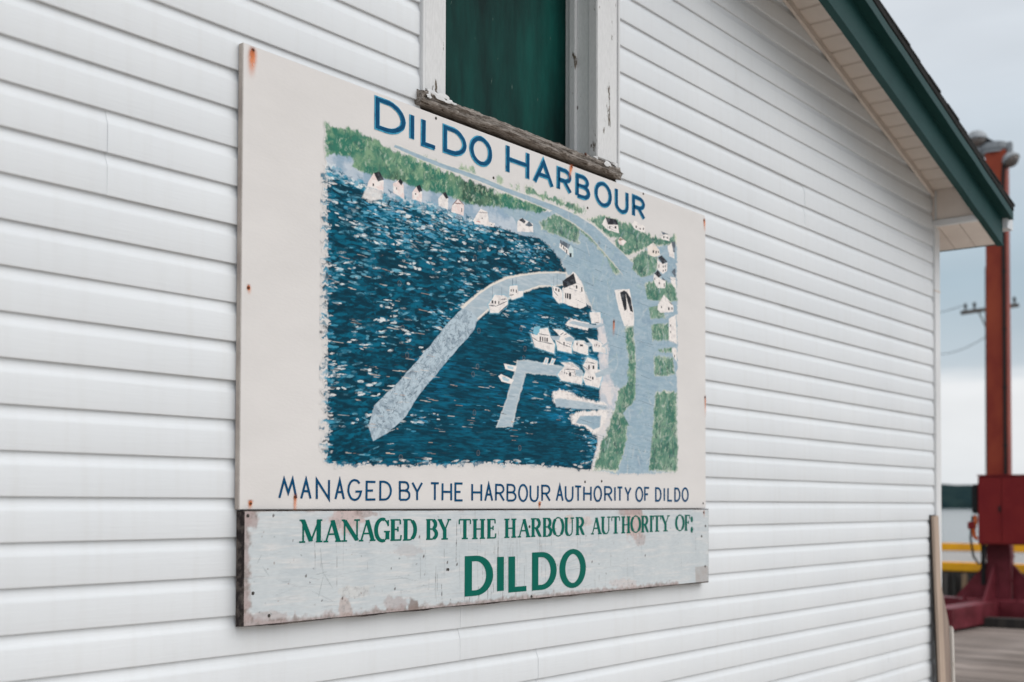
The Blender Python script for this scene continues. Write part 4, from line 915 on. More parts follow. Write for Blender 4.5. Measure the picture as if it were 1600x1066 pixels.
def ribbon(b, pts, wx, wz, y, closed=False):
    P = np.array(pts); 
    if len(P) > 2 and np.hypot(*(P[0] - P[-1])) < 1e-6: closed = True; P = P[:-1]
    n = len(P); Lp = []; Rp = []
    for i in range(n):
        def dirn(a, c): d = P[c] - P[a]; l = np.hypot(*d); return d / (l if l > 1e-9 else 1)
        if closed: d0, d1 = dirn((i - 1) % n, i), dirn(i, (i + 1) % n)
        else: d0 = dirn(max(i - 1, 0), max(i, 1)) if i else dirn(0, 1); d1 = dirn(i, i + 1) if i < n - 1 else d0
        def offs(d): nn = np.array([-d[1], d[0]]); k = math.sqrt((wx * nn[0]) ** 2 + (wz * nn[1]) ** 2); return np.array([wx * wx * nn[0], wz * wz * nn[1]]) / (2 * k)
        o0, o1 = offs(d0), offs(d1); 
        cr_ = d0[0] * d1[1] - d0[1] * d1[0]
        if abs(cr_) > .05:
            # miter: intersection of the two offset lines, limited
            t = ((o1 - o0)[0] * d1[1] - (o1 - o0)[1] * d1[0]) / cr_
            mt = o0 + d0 * max(-1.6 * wx, min(1.6 * wx, t))
        else: mt = (o0 + o1) / 2
        Lp.append(P[i] + mt); Rp.append(P[i] - mt)
    vs = [(q[0], y, q[1]) for q in Lp] + [(q[0], y, q[1]) for q in Rp]
    fs = [(i, i + 1, n + i + 1, n + i) for i in range(n - 1)]
    if closed: fs.append((n - 1, 0, n, 2 * n - 1))
    b.add(vs, fs)
def letter_box(frame, l, r, ref, top, bot, y):
    x0, _ = on_wall(*frame([(l, (top + bot) / 2)])[0], y); x1, _ = on_wall(*frame([(r, (top + bot) / 2)])[0], y)
    _, zt = on_wall(*frame([(ref, top)])[0], y); _, zb = on_wall(*frame([(ref, bot)])[0], y)
    return x0, x1, zb, zt
class Liner:
    def __init__(s, y): s.y = y; s.k = 0; s.b = MB()
    def put(s, strokes, box, wx, wz, jit=0.0, grow=0.0, ins=True):
        x0, x1, z0, z1 = box; hx, hz = (wx / 2, wz / 2) if ins else (0, 0)
        for st in strokes:
            pts = [(x0 + hx + (x1 - x0 - 2 * hx) * p[0] + random.uniform(-jit, jit), z0 + hz + (z1 - z0 - 2 * hz) * p[1] + random.uniform(-jit, jit)) for p in st]
            if len(st) > 2 and abs(st[0][0] - st[-1][0]) + abs(st[0][1] - st[-1][1]) < 1e-9: pts[-1] = pts[0]
            ribbon(s.b, pts, wx + grow, wz + grow, s.y - .00004 * (s.k % 5)); s.k += 1
    def build(s, name, m, parent):
        me = s.b.mesh(name); bm = bmesh.new(); bm.from_mesh(me)
        for f_ in bm.faces:
            if f_.normal.y > 0: f_.normal_flip()
        bm.to_mesh(me); bm.free(); return put(name, me, m, parent)
t1 = fr(570, 140, 6.6609); t2 = fr(780, 210, 6.6667)
TITLE = [(t1, 'D', 105, 425, 125, 75, 412), (t1, 'I', 468, 515, 492, 245, 533), (t1, 'L', 588, 750, 610, 293, 585), (t1, 'D', 813, 1058, 835, 370, 655), (t1, 'O', 1090, 1325, 1207, 492, 792),
         (t2, 'H', 70, 314, 95, 102, 412), (t2, 'A', 350, 567, 460, 270, 537), (t2, 'R', 600, 757, 615, 337, 585), (t2, 'B', 795, 947, 815, 408, 655), (t2, 'O', 992, 1172, 1082, 500, 755), (t2, 'U', 1205, 1347, 1220, 552, 805), (t2, 'R', 1385, 1522, 1400, 632, 860)]
for (f_, ch, l, r, rf, tp, bt) in TITLE:
    bx = letter_box(f_, l, r, rf, tp, bt, YS)
    Le = Liner(YS - .0012); Lt = Liner(YS - .0018)
    # the edge coat lies a touch low and left of the dark coat, as the brush left it
    Le.put(SANS[ch], (bx[0] - .002, bx[1] - .001, bx[2] - .002, bx[3] + .001), .0205, .0145, .0007, .002)
    Lt.put(SANS[ch], (bx[0] + .0022, bx[1] - .0022, bx[2] + .0016, bx[3] - .0014), .0150, .0108, .0008)
    o = Lt.build('title_letter', M['title'], sign); Le.build('letter_edging', M['title_edge'], o)
l1 = fr(425, 735, 7.2727); l2 = fr(640, 740, 7.2727); l3 = fr(855, 740, 6.9565)
LINE2 = [(l1, 'M', 70, 287, 180, 90, 328), (l1, 'A', 318, 450, 383, 92, 332), (l1, 'N', 495, 657, 575, 98, 338), (l1, 'A', 708, 827, 766, 104, 340), (l1, 'G', 855, 1022, 938, 98, 348), (l1, 'E', 1062, 1184, 1120, 118, 345), (l1, 'D', 1218, 1360, 1288, 120, 346), (l1, 'B', 1440, 1572, 1500, 122, 348),
         (l2, 'Y', 18, 150, 83, 93, 315), (l2, 'T', 230, 340, 284, 98, 315), (l2, 'H', 362, 482, 421, 100, 318), (l2, 'E', 508, 610, 558, 102, 318), (l2, 'H', 700, 824, 761, 110, 320), (l2, 'A', 848, 947, 896, 115, 320), (l2, 'R', 970, 1080, 1024, 118, 320), (l2, 'B', 1100, 1214, 1156, 118, 320), (l2, 'O', 1232, 1344, 1287, 118, 325), (l2, 'U', 1362, 1466, 1413, 125, 326), (l2, 'R', 1495, 1602, 1545, 128, 320),
         (l3, 'A', 92, 177, 133, 125, 306), (l3, 'U', 190, 284, 236, 128, 310), (l3, 'T', 293, 376, 334, 130, 306), (l3, 'H', 390, 482, 435, 132, 306), (l3, 'O', 502, 594, 547, 132, 310), (l3, 'R', 618, 710, 663, 136, 306), (l3, 'I', 726, 745, 735, 138, 306), (l3, 'T', 755, 822, 788, 140, 306), (l3, 'Y', 838, 914, 875, 142, 306), (l3, 'O', 956, 1042, 998, 142, 310), (l3, 'F', 1052, 1113, 1082, 145, 305),
         (l3, 'D', 1172, 1242, 1206, 148, 308), (l3, 'I', 1262, 1281, 1271, 150, 306), (l3, 'L', 1304, 1362, 1332, 150, 306), (l3, 'D', 1380, 1447, 1412, 152, 308), (l3, 'O', 1460, 1536, 1497, 150, 310)]
for (f_, ch, l, r, rf, tp, bt) in LINE2:
    Lb = Liner(YS - .0010); bx = letter_box(f_, l, r, rf, tp, bt, YS); k_ = (bx[0] - bx0) / 2.4
    Lb.put(SANS[ch], bx, .0074 + .0036 * k_, .0060 + .0018 * k_, .0004)
    Lb.build('blue_letter', M['blue'], sign)

# nails and rust runs
def rust(px, py, dx, length, y, parent, wpx=4.0, strong=1.0):
    """a nail head with the brown-orange run below it"""
    x, z = on_wall(px, py, y)
    MB().lathe([(.0052, 0), (.0052, .0012), (.003, .002)], (x, y - .0002, z), (0, -1, 0), 9).build('nail', M['nail'], parent)
    n, m_ = 26, 11; vs = []; fs = []; cols = []
    for i in range(n):
        t = i / (n - 1)
        for j in range(m_):
            u = (j / (m_ - 1) - .5) * 2
            wv = wpx / 420.0 * (1.0 + .10 * math.sin(t * 6 + px))
            vs.append((x + u * wv + dx * t * .012, y - .0020, z + .011 - t * (length + .014)))
            core = max(0, math.exp(-(u * 1.9) ** 2) - .03) * (max(0, 1 - t) ** 1.2) * min(1, t * 4 + .1)
            al = min(1, core * 1.5 * (.75 + .5 * random.random())) * strong
            c0 = np.array(sl((120, 44, 18), PG)); c1 = np.array(sl((226, 128, 66), PG)); k = min(1, t * 2.2 + abs(u) * .5)
            cols.append((*(c0 * (1 - k) + c1 * k), al))
    for i in range(n - 1):
        for j in range(m_ - 1): fs.append((i * m_ + j, i * m_ + j + 1, (i + 1) * m_ + j + 1, (i + 1) * m_ + j))
    me = bpy.data.meshes.new('rust_stain'); me.from_pydata(vs, [], fs)
    ca = me.color_attributes.new('paint', 'FLOAT_COLOR', 'POINT')
    for i, c in enumerate(cols): ca.data[i].color = c
    put('rust_stain', me, M['rust'], parent)
for a_ in ((395, 79, -.5, .075, 8, 1), (391, 787, -.2, .014, 5, 1), (1100, 345, .4, .045, 5, .95), (1101.5, 621, .1, .085, 3.5, .9), (893, 261, -1.5, .05, 6, 1), (843, 788, -.3, .014, 4.5, 1), (388, 450, .2, .016, 4, .8), (461, 777, -.2, .055, 4.5, .7), (959, 503, -.4, .055, 4.5, .9)):
    rust(a_[0], a_[1], a_[2], a_[3], YS, sign, a_[4], a_[5])
for (px_, py_) in ((681, 185), (914, 753), (1098.5, 786.5), (771, 278), (1005, 303), (918, 325), (940, 752)):
    x, z = on_wall(px_, py_, YS); MB().lathe([(.0045, 0), (.0045, .001), (.002, .0016)], (x, YS - .0002, z), (0, -1, 0), 8).build('nail', M['darknail'], sign)

# ---------- the lower grey board
YN = -.046
nx0 = on_wall(381, 880, YN)[0]; nx1 = on_wall(1107, 850, YN)[0]
nz1 = bz0 - .0015; nz0 = (on_wall(382, 979.5, YN)[1] + on_wall(1105, 911, YN)[1]) / 2
nameb = thing('name_board', 'weathered pale grey board with green lettering and worn edges, mounted under the cream picture board', 'sign', (nx0, YN, nz0))
def ragged_board():
    n = 160; vs = []; fs = []
    xs = np.linspace(nx0, nx1, n); r = RNG.normal(0, 1, (n, 2)); r[:, 0] = np.convolve(np.pad(r[:, 0], 3, 'edge'), np.ones(7) / 7, 'valid'); r[:, 1] = np.convolve(np.pad(r[:, 1], 2, 'edge'), np.ones(5) / 5, 'valid')
    for i, x in enumerate(xs):
        zb = nz0 + .0028 * r[i, 0]; zt = nz1 - .0012 * abs(r[i, 1])
        vs += [(x, YN, zb), (x, -.0155, zb - .002), (x, -.0155, zt), (x, YN, zt)]
    for i in range(n - 1):
        for k in range(4): fs.append((i * 4 + k, i * 4 + (k + 1) % 4, (i + 1) * 4 + (k + 1) % 4, (i + 1) * 4 + k))
    fs += [(0, 1, 2, 3), tuple((n - 1) * 4 + k for k in (3, 2, 1, 0))]
    return MB().add(vs, fs).build('board', M['name_edge'], nameb)
ragged_board()
GREY = lin((188, 194, 197))
cn = Canvas(nx0 + .0012, nx1 - .0012, nz0 + .004, nz1 - .0030, .0024, YN, GREY)
h2, w2 = cn.h, cn.w
m1 = fnoise(h2, w2, 30, 21); m2 = fnoise(h2, w2, 8, 22); m3 = fnoise(h2, w2, 4, 23); mh = fnoise(h2, w2, 3, 24, ax=12); mv = fnoise(h2, w2, 30, 25, ax=.1)
cn.img = mixf(mixf(GREY, lin((181, 188, 192)), (m1 - .4) * 3), lin((202, 202, 202)), (mh - .5) * 2.5).astype(np.float32)
u = np.linspace(0, 1, w2)[None].repeat(h2, 0); v = np.linspace(0, 1, h2)[:, None].repeat(w2, 1)
BRN, BRD, DRK = lin((164, 148, 146)), lin((126, 112, 106)), lin((70, 62, 60))
edge = np.exp(-v / .075) * 1.0 * (u < .9) + np.exp(-(1 - v) / .03) * .5 + np.exp(-u / .010) * 1.2
cn.over(np.clip((edge + m2 * .75 - .85) * 3.2, 0, 1) * .8, mixf(BRN, BRD, (m3 - .4) * 4))
for (px_, py_, rx, ry, s_, c_) in ((390, 812, 12, 16, .8, BRN), (540, 812, 26, 22, .65, lin((186, 158, 152))), (570, 803, 20, 6, .7, BRN), (540, 955, 12, 24, .6, lin((176, 158, 152))), (618, 945, 22, 14, .5, BRN), (645, 950, 10, 14, .8, BRD), (420, 965, 40, 10, .5, BRN),
                                    (991, 818, 16, 26, .65, lin((190, 158, 150))), (985, 800, 22, 6, .7, BRN), (1000, 845, 8, 10, .5, BRN), (915, 815, 10, 8, .45, lin((196, 172, 164))), (890, 812, 6, 8, .45, lin((200, 170, 150))), (555, 925, 26, 10, .35, lin((204, 198, 192))), (975, 912, 26, 8, .4, lin((198, 182, 178))), (640, 860, 20, 10, .25, BRN), (375, 950, 14, 40, .6, BRN)):
    d = ((cn.PX - px_) / rx) ** 2 + ((cn.PY - py_) / ry) ** 2
    cn.over(np.clip((np.exp(-d) * 1.1 + (m2 - .5) * .9 - .35) * 4, 0, 1) * s_, mixf(c_, BRD, (m3 - .55) * 4))
# darker square where a patch was fixed
cn.fill([(1086, 886), (1106, 884), (1107, 909), (1087, 911)], mixf(lin((172, 174, 175)), lin((164, 158, 156)), m2), 1.0)
rg = np.random.default_rng(9)
for _ in range(260):      # specks
    px_, py_ = rg.uniform(384, 1104), rg.uniform(805, 975); x, z = on_wall(px_, py_, YN)
    cn.dab(x, z, rg.uniform(.003, .010), rg.uniform(.0026, .006), rg.uniform(0, 3), (DRK, BRD, lin((110, 120, 120)))[rg.integers(3)], rg.uniform(.15, .8) * (rg.random() < .6), None, m3)
for _ in range(110):      # vertical checks in the ply
    px_ = rg.normal(760, 70) if rg.random() < .6 else rg.uniform(480, 1090); py_ = rg.uniform(815, 950); x, z = on_wall(px_, py_, YN)
    cn.dab(x, z, rg.uniform(.02, .16), .0026, 1.57 + rg.normal(0, .02), (lin((128, 132, 134)), lin((98, 96, 96)))[rg.integers(2)], rg.uniform(.12, .6), None, m3)
for (px_, py_, L_) in ((762, 925, .06), (748, 928, .05), (734, 930, .06), (806, 918, .05), (778, 860, .15), (713, 850, .14), (770, 905, .09), (690, 925, .05)):
    x, z = on_wall(px_, py_, YN); cn.dab(x, z, L_, .0036, 1.57 + rg.normal(0, .05), lin((60, 54, 54)), .75, None, m3)
for _ in range(60):       # faint scratches
    px_, py_ = rg.uniform(390, 1000), rg.uniform(840, 950); x, z = on_wall(px_, py_, YN)
    cn.dab(x, z, rg.uniform(.03, .12), .0026, rg.normal(0, .15), lin((150, 156, 160)), rg.uniform(.2, .5))
for p, q in (((500, 855), (505, 900)), ((505, 900), (497, 935)), ((505, 895), (520, 920)), ((494, 898), (512, 893)), ((408, 868), (402, 880)), ((410, 885), (420, 900))): cn.line(p, q, .0028, lin((150, 158, 160)), .7)
for (px_, py_) in ((662, 869), (699, 879), (698, 890), (714, 882), (655, 839), (427, 806), (617, 920), (535, 935), (478, 900), (1008, 868), (925, 878)): 
    x, z = on_wall(px_, py_, YN); cn.dab(x, z, .010, .007, 1.2, DRK, .8)
face = cn.mesh('painted_face', M['name_face'], nameb, .0005, full=True)

# serif capitals: T thick stem, t thin stroke, s serif bar
def sbar(x, y, h): return ('s', [(x - h, y), (x + h, y)])
SER = {
 'M': [('t', [(.16, 0), (.16, 1)]), ('T', [(.16, .98), (.5, .02)]), ('t', [(.5, .02), (.84, .98)]), ('T', [(.84, 0), (.84, 1)]), sbar(.12, 0, .13), sbar(.86, 0, .15), sbar(.12, 1, .12), sbar(.88, 1, .12)],
 'A': [('t', [(.14, 0), (.49, .98)]), ('T', [(.5, 1), (.84, 0)]), ('t', [(.24, .34), (.72, .34)]), sbar(.13, 0, .14), sbar(.83, 0, .18)],
 'N': [('t', [(.16, 0), (.16, 1)]), ('T', [(.16, .98), (.84, .02)]), ('t', [(.84, 0), (.84, 1)]), sbar(.15, 0, .15), sbar(.1, 1, .1), sbar(.84, 1, .16)],
 'G': [('T', arc(.5, .5, .42, .5, 70, 290, 22)), ('t', arc(.5, .5, .42, .5, 20, 75, 8)), ('t', arc(.5, .5, .42, .5, 290, 330, 8)), ('T', [(.83, .06), (.83, .42)]), sbar(.80, .42, .2), ('t', [(.88, .72), (.88, .96)])],
 'E': [('T', [(.24, 0), (.24, 1)]), ('s', [(.02, 1), (.9, 1)]), ('s', [(.02, 0), (.95, 0)]), ('s', [(.24, .53), (.66, .53)]), ('t', [(.88, 1), (.90, .78)]), ('t', [(.93, 0), (.97, .24)]), ('t', [(.68, .42), (.68, .66)])],
 'D': [('T', [(.22, 0), (.22, 1)]), ('s', [(.02, 1), (.5, 1)]), ('s', [(.02, 0), (.5, 0)]), ('T', arc(.46, .5, .44, .5, 62, -62, 16)), ('t', arc(.46, .5, .44, .5, 92, 58, 5)), ('t', arc(.46, .5, .44, .5, -58, -92, 5))],
 'B': [('T', [(.22, 0), (.22, 1)]), ('s', [(.02, 1), (.5, 1)]), ('s', [(.02, 0), (.5, 0)]), ('t', [(.22, .52), (.55, .52)]), ('T', arc(.5, .76, .34, .24, 70, -60, 10)), ('T', arc(.5, .26, .42, .26, 65, -65, 10)), ('t', arc(.5, .76, .34, .24, 92, 60, 4)), ('t', arc(.5, .26, .42, .26, -60, -92, 4)), ('t', arc(.5, .76, .34, .24, -55, -92, 4)), ('t', arc(.5, .26, .42, .26, 92, 60, 4))],
 'Y': [('T', [(.18, 1), (.52, .45)]), ('t', [(.84, 1), (.54, .45)]), ('T', [(.53, .5), (.53, 0)]), sbar(.17, 1, .16), sbar(.86, 1, .14), sbar(.53, 0, .24)],
 'T': [('T', [(.5, 0), (.5, 1)]), ('s', [(.02, 1), (.98, 1)]), ('t', [(.03, 1), (.03, .76)]), ('t', [(.97, 1), (.97, .76)]), sbar(.5, 0, .26)],
 'H': [('T', [(.22, 0), (.22, 1)]), ('T', [(.78, 0), (.78, 1)]), ('s', [(.22, .5), (.78, .5)]), sbar(.22, 0, .2), sbar(.78, 0, .2), sbar(.22, 1, .2), sbar(.78, 1, .2)],
 'R': [('T', [(.22, 0), (.22, 1)]), ('s', [(.02, 1), (.48, 1)]), sbar(.22, 0, .2), ('T', arc(.46, .74, .34, .26, 70, -70, 10)), ('t', arc(.46, .74, .34, .26, 92, 62, 4)), ('t', arc(.46, .74, .34, .26, -62, -92, 4)), ('t', [(.22, .48), (.48, .48)]), ('T', [(.5, .48), (.84, .02)]), sbar(.88, 0, .11)],
 'O': [('T', arc(.5, .5, .42, .5, 125, 235, 14)), ('T', arc(.5, .5, .42, .5, 55, -55, 14)), ('t', arc(.5, .5, .42, .5, 50, 130, 10)), ('t', arc(.5, .5, .42, .5, 230, 310, 10))],
 'U': [('T', [(.2, 1), (.2, .3)] + arc(.5, .3, .3, .3, 180, 250, 8)[1:]), ('t', arc(.5, .3, .3, .3, 240, 360, 10) + [(.8, 1)]), sbar(.2, 1, .2), sbar(.8, 1, .18)],
 'I': [('T', [(.5, 0), (.5, 1)]), sbar(.5, 0, .42), sbar(.5, 1, .42)],
 'F': [('T', [(.26, 0), (.26, 1)]), ('s', [(.02, 1), (.92, 1)]), ('s', [(.26, .53), (.66, .53)]), ('t', [(.92, 1), (.94, .76)]), ('t', [(.70, .42), (.70, .66)]), sbar(.28, 0, .26)]}
g1 = fr(460, 795, 7.619); g2 = fr(655, 795, 7.2727); g3 = fr(860, 790, 6.8085)
LINE3 = [(g1, 'M', 58, 330, 190, 126, 405), (g1, 'A', 345, 555, 450, 126, 400), (g1, 'N', 560, 778, 668, 125, 393), (g1, 'A', 766, 962, 864, 123, 389), (g1, 'G', 955, 1135, 1044, 114, 393), (g1, 'E', 1138, 1272, 1203, 123, 384), (g1, 'D', 1286, 1452, 1370, 120, 381),
         (g2, 'B', 74, 203, 137, 116, 355), (g2, 'Y', 205, 360, 281, 116, 353), (g2, 'T', 449, 583, 516, 116, 348), (g2, 'H', 597, 750, 672, 116, 346), (g2, 'E', 765, 870, 816, 114, 341), (g2, 'H', 962, 1104, 1032, 112, 333), (g2, 'A', 1116, 1260, 1188, 109, 327), (g2, 'R', 1265, 1388, 1325, 106, 322), (g2, 'B', 1400, 1502, 1450, 102, 321),
         (g3, 'O', 20, 142, 80, 121, 333), (g3, 'U', 145, 252, 198, 127, 326), (g3, 'R', 265, 362, 312, 121, 316), (g3, 'A', 430, 542, 485, 121, 308), (g3, 'U', 535, 640, 588, 117, 308), (g3, 'T', 648, 736, 692, 114, 301), (g3, 'H', 750, 852, 800, 114, 297), (g3, 'O', 852, 960, 905, 104, 293), (g3, 'R', 962, 1044, 1002, 107, 288), (g3, 'I', 1050, 1090, 1069, 106, 283), (g3, 'T', 1090, 1173, 1131, 105, 280), (g3, 'Y', 1170, 1268, 1219, 103, 277), (g3, 'O', 1328, 1422, 1374, 95, 274), (g3, 'F', 1425, 1484, 1453, 99, 270)]
for (f_, ch, l, r, rf, tp, bt) in LINE3:
    x0, x1, zb_, zt_ = letter_box(f_, l, r, rf, tp, bt, YN); Lg = Liner(YN - .0010)
    for kind, pts in SER[ch]:
        wx, wz = {'T': (.0165, .0095), 't': (.0066, .0048), 's': (.0052, .0047)}[kind]
        P = [(x0 + (x1 - x0) * p[0], zb_ + .0026 + (zt_ - zb_ - .0052) * p[1]) for p in pts]
        ribbon(Lg.b, P, wx, wz, Lg.y - .00003 * (Lg.k % 7)); Lg.k += 1
    Lg.build('serif_letter', M['green_text'], nameb)
Lg = Liner(YN - .0010)
for cy_ in (148, 258):                                   # the colon
    x, z = on_wall(*g3([(1502, cy_)])[0], YN); n = 12
    Lg.b.add([(x + .010 * math.cos(2 * math.pi * k / n), Lg.y, z + .0125 * math.sin(2 * math.pi * k / n)) for k in range(n)], [tuple(range(n))])
Lg.build('colon', M['green_text'], nameb)
bd = fr(710, 845, 7.2727)
for (ch, l, r, rf, tp, bt) in (('D', 114, 437, 140, 175, 634), ('I', 481, 560, 520, 153, 602), ('L', 611, 853, 640, 150, 588), ('D', 879, 1160, 905, 133, 566), ('O', 1190, 1492, 1340, 94, 538)):
    bx = letter_box(bd, l, r, rf, tp, bt, YN); Lk_ = Liner(YN - .0012)
    Lk_.put(SANS[ch], bx, .0355, .0175); Lk_.build('bold_letter', M['green_text'], nameb)
for (px_, py_) in ((387, 806), (395, 927), (1099.5, 801), (1102, 822), (1101.5, 885), (827, 823), (830, 932), (420, 962), (1096, 838), (700, 890)):
    x, z = on_wall(px_, py_, YN); MB().lathe([(.0046, 0), (.0046, .0014), (.002, .0022)], (x, YN - .0004, z), (0, -1, 0), 9).build('nail', M['darknail'], nameb)
rust(1099.5, 801, 0, .02, YN, nameb, 3.0, .7)

# ================================================================== BOARDS LEANING AT THE CORNER
def lean(name, label, m, x0, x1, yt, yb, th, ztop, cut=0.0, bev=.002):
    b = MB(); 
    b.hexa([(x0, yb - th, 0.0), (x1, yb - th, 0.0), (x1, yb, 0.0), (x0, yb, 0.0), (x0, yt - th, ztop), (x1, yt - th, ztop - cut), (x1, yt, ztop - cut), (x0, yt, ztop)])
    return tag(b.build(name, m, None, bevel=bev), label, 'plank', 'boards leaning at the shed corner')
lean('leaning_plank', 'tall pinkish timber plank leaning on the siding next to the white corner trim', M['ply'], 5.10, 5.185, -.0235, -.080, .016, Z0 - .078)
lean('plank_shade_strip', 'thin dark strip added behind the tall plank as its shaded side edge', M['darktimber'], 5.098, 5.183, -.0145, -.0705, .0088, Z0 - .074, bev=.001)  # dark strip added to stand for the shade on the plank's side edge
lean('leaning_plank', 'brown board with a slanted top leaning beside the tall plank at the corner', M['ply2'], 5.192, 5.330, -.028, -.062, .020, Z0 - .47, .25)
lean('leaning_plank', 'narrow whitish batten standing at the outer edge of the leaning boards', M['whiteboard'], 5.333, 5.362, -.042, -.060, .022, Z0 - .735, .02)

# ================================================================== WHARF, WATER, FAR SHORE
XW = 17.6
deck = struct(MB().box(-9, XW, -14, 12, -.40, -.052).build('wharf_deck', M['darktimber']))
pl = MB().box(0, .193, -13, 13, -.05, 0).mesh('plank')
bm = bmesh.new(); bm.from_mesh(pl); bmesh.ops.recalc_face_normals(bm, faces=bm.faces); bmesh.ops.bevel(bm, geom=list(bm.edges), offset=.004, segments=1, affect='EDGES'); bm.to_mesh(pl); bm.free()
pl.materials.append(M['plank'])
npl = int((XW + 9) / .2)
for i in range(npl):
    o = bpy.data.objects.new('plank', pl); COL.objects.link(o); o.parent = deck; o.location = (-9 + i * .2, -1 + random.uniform(-.2, .2), random.uniform(-.006, 0)); 
struct(MB().box(-9, 8.75, -14, -.02, .0045, .03).build('added_bounce_slab', M['bounce_slab']))  # unseen pale slab, added to bounce warm light up to soffit and wall
WZ = -2.3
struct(MB().add([(-9000, -9000, WZ), (9000, -9000, WZ), (9000, 9000, WZ), (-9000, 9000, WZ)], [(0, 1, 2, 3)]).build('water', M['water']))
# wooded far shore
def far_hill():
    vs = []; fs = []; n = 260; rr = np.random.default_rng(3)
    dirs = np.linspace(-1.15, 1.35, n)                # angle around the bay
    base = math.atan2(ray(1490, 787)[1], ray(1490, 787)[0])
    hgt = 27 + 3.5 * np.sin(dirs * 5 + 1) + 2.5 * np.sin(dirs * 17) + 1.2 * np.sin(dirs * 60) + rr.normal(0, .55, n)
    for i, a_ in enumerate(dirs):
        d = 1500; c, s_ = math.cos(base + a_), math.sin(base + a_)
        for (dd, hh) in ((0, -1.5), (6, 5 + rr.normal(0, .8)), (60, hgt[i] * .55 + rr.normal(0, .6)), (140, hgt[i]), (420, hgt[i] * .9), (700, -2)):
            vs.append((CAM[0] + c * (d + dd), CAM[1] + s_ * (d + dd), WZ + hh))
    for i in range(n - 1):
        for k in range(5): fs.append((i * 6 + k, i * 6 + k + 1, (i + 1) * 6 + k + 1, (i + 1) * 6 + k))
    return struct(MB().add(vs, fs).build('hill', M['hill']))
far_hill()
def far_house(px, w_, h_, m, label, dz=0.0, dist=1480):
    p = at_depth(px, 787, dist); b = thing('shore_house', label, 'house', (p[0], p[1], WZ + dz), 'houses on the far shore')
    r = AX_R; f = np.array([AX_F[0], AX_F[1], 0]); f /= np.linalg.norm(f); rr = np.array([r[0], r[1], 0]); rr /= np.linalg.norm(rr)
    def P(a, d, z): q = p + rr * a + f * d; return (q[0], q[1], WZ + dz + z)
    MB().hexa([P(-w_ / 2, 0, 0), P(w_ / 2, 0, 0), P(w_ / 2, 8, 0), P(-w_ / 2, 8, 0), P(-w_ / 2, 0, h_), P(w_ / 2, 0, h_), P(w_ / 2, 8, h_), P(-w_ / 2, 8, h_)]).build('wall', m, b)
    MB().add([P(-w_ / 2 - .5, -.5, h_), P(w_ / 2 + .5, -.5, h_), P(w_ / 2 + .5, 8.5, h_), P(-w_ / 2 - .5, 8.5, h_), P(-w_ / 2, 4, h_ + 3), P(w_ / 2, 4, h_ + 3)], [(0, 1, 5, 4), (2, 3, 4, 5), (0, 4, 3), (1, 2, 5), (0, 3, 2, 1)]).build('roof', M['house_g'], b)
far_house(1492, 7.5, 5, M['house_w'], 'small pale house among dark trees on the far shore', 9.0)
far_house(1477, 14, 4, M['house_g'], 'long grey shed at the waterline of the far shore', 1.0)
far_house(1499, 11, 4, M['house_g'], 'short grey shed at the waterline below the pale house', 1.0)
# finger pier across the slip
pier = thing('finger_pier', 'concrete finger pier with yellow bull rails and timber piles across the water', 'pier', (27.3, 8, WZ))
MB().box(27.75, 40.2, -8, 60, -.55, 0.0).build('pier_deck', M['concrete'], pier)
for (x0, x1) in ((27.35, 27.70), (40.0, 40.35)):
    for k in range(17):
        y0 = -8 + k * 4.0
        MB().box(x0, x1, y0 + .02, y0 + 3.96, .03 if x0 < 30 else .04, .235 if x0 < 30 else .30).build('bull_rail', M['yellow'], pier, bevel=.02)
MB().box(27.42, 27.75, -8, 60, -.55, .028).build('cap_timber', M['oldtimber'], pier)
for k in range(90):
    y = -2 + k * .22 + random.uniform(-.05, .05); kind = 0 if k % 4 == 1 else (1 if k % 2 else 2)
    MB().tube([(27.20 + (.08 if kind else 0), y, WZ - 1), (27.22 + (.08 if kind else 0), y, -.02)], .06 if kind == 0 else .065, 8).build('pile', (M['timber'], M['oldtimber'], M['darktimber'])[kind], pier)
MB().box(27.9, 28.0, -8, 60, WZ - 1, -.551).build('pier_core', M['darktimber'], pier)
for k in range(9):
    y = 5.6 + k * .62; pts_ = [(27.30, y, .26 - .1), (27.22, y + .02, .20), (27.12, y + .04, -.2), (27.10, y + .02, -.7)]
    if k % 3 == 1: MB().tube(pts_, .03, 6).build('mooring_strap', M['oldtimber'], pier)
# utility pole on the pier
pp = at_depth(1547.5, 787, 36.5); up = thing('utility_pole', 'dark wooden utility pole with crossarm behind the red crane column', 'utility pole', (pp[0], pp[1], 0))
ztop = at_depth(1547, 415, 36.5)[2]
MB().tube([(pp[0], pp[1], 0), (pp[0], pp[1], 4), (pp[0], pp[1], ztop)], [.14, .125, .105], 12).build('pole', M['darktimber'], up, smooth=False)
ca_, cb_ = at_depth(1503, 489, 35.9), at_depth(1590, 477, 37.0)
MB().beam(ca_, cb_, .10, .12).build('crossarm', M['oldtimber'], up)
mid = (np.array(ca_) + np.array(cb_)) / 2
for t in (.06, .22, .78, .94):
    q = np.array(ca_) * (1 - t) + np.array(cb_) * t; MB().lathe([(.03, 0), (.03, .08), (.055, .1), (.055, .14), (.03, .2)], (q[0], q[1], q[2] + .06), (0, 0, 1), 8).build('insulator', M['darktimber'], up)
for t in (.3, .7):
    q = np.array(ca_) * (1 - t) + np.array(cb_) * t; MB().beam((q[0], q[1], q[2] - .05), (pp[0], pp[1], q[2] - .65), .03, .03).build('brace', M['oldtimber'], up)
def wire(a_, b_, sag, label):
    P = [tuple(np.array(a_) * (1 - t) + np.array(b_) * t - np.array([0, 0, sag * 4 * t * (1 - t)])) for t in np.linspace(0, 1, 15)]
    tag(MB().tube(P, .011, 5).build('overhead_wire', M['wire']), label, 'wire', 'wires on the utility pole')
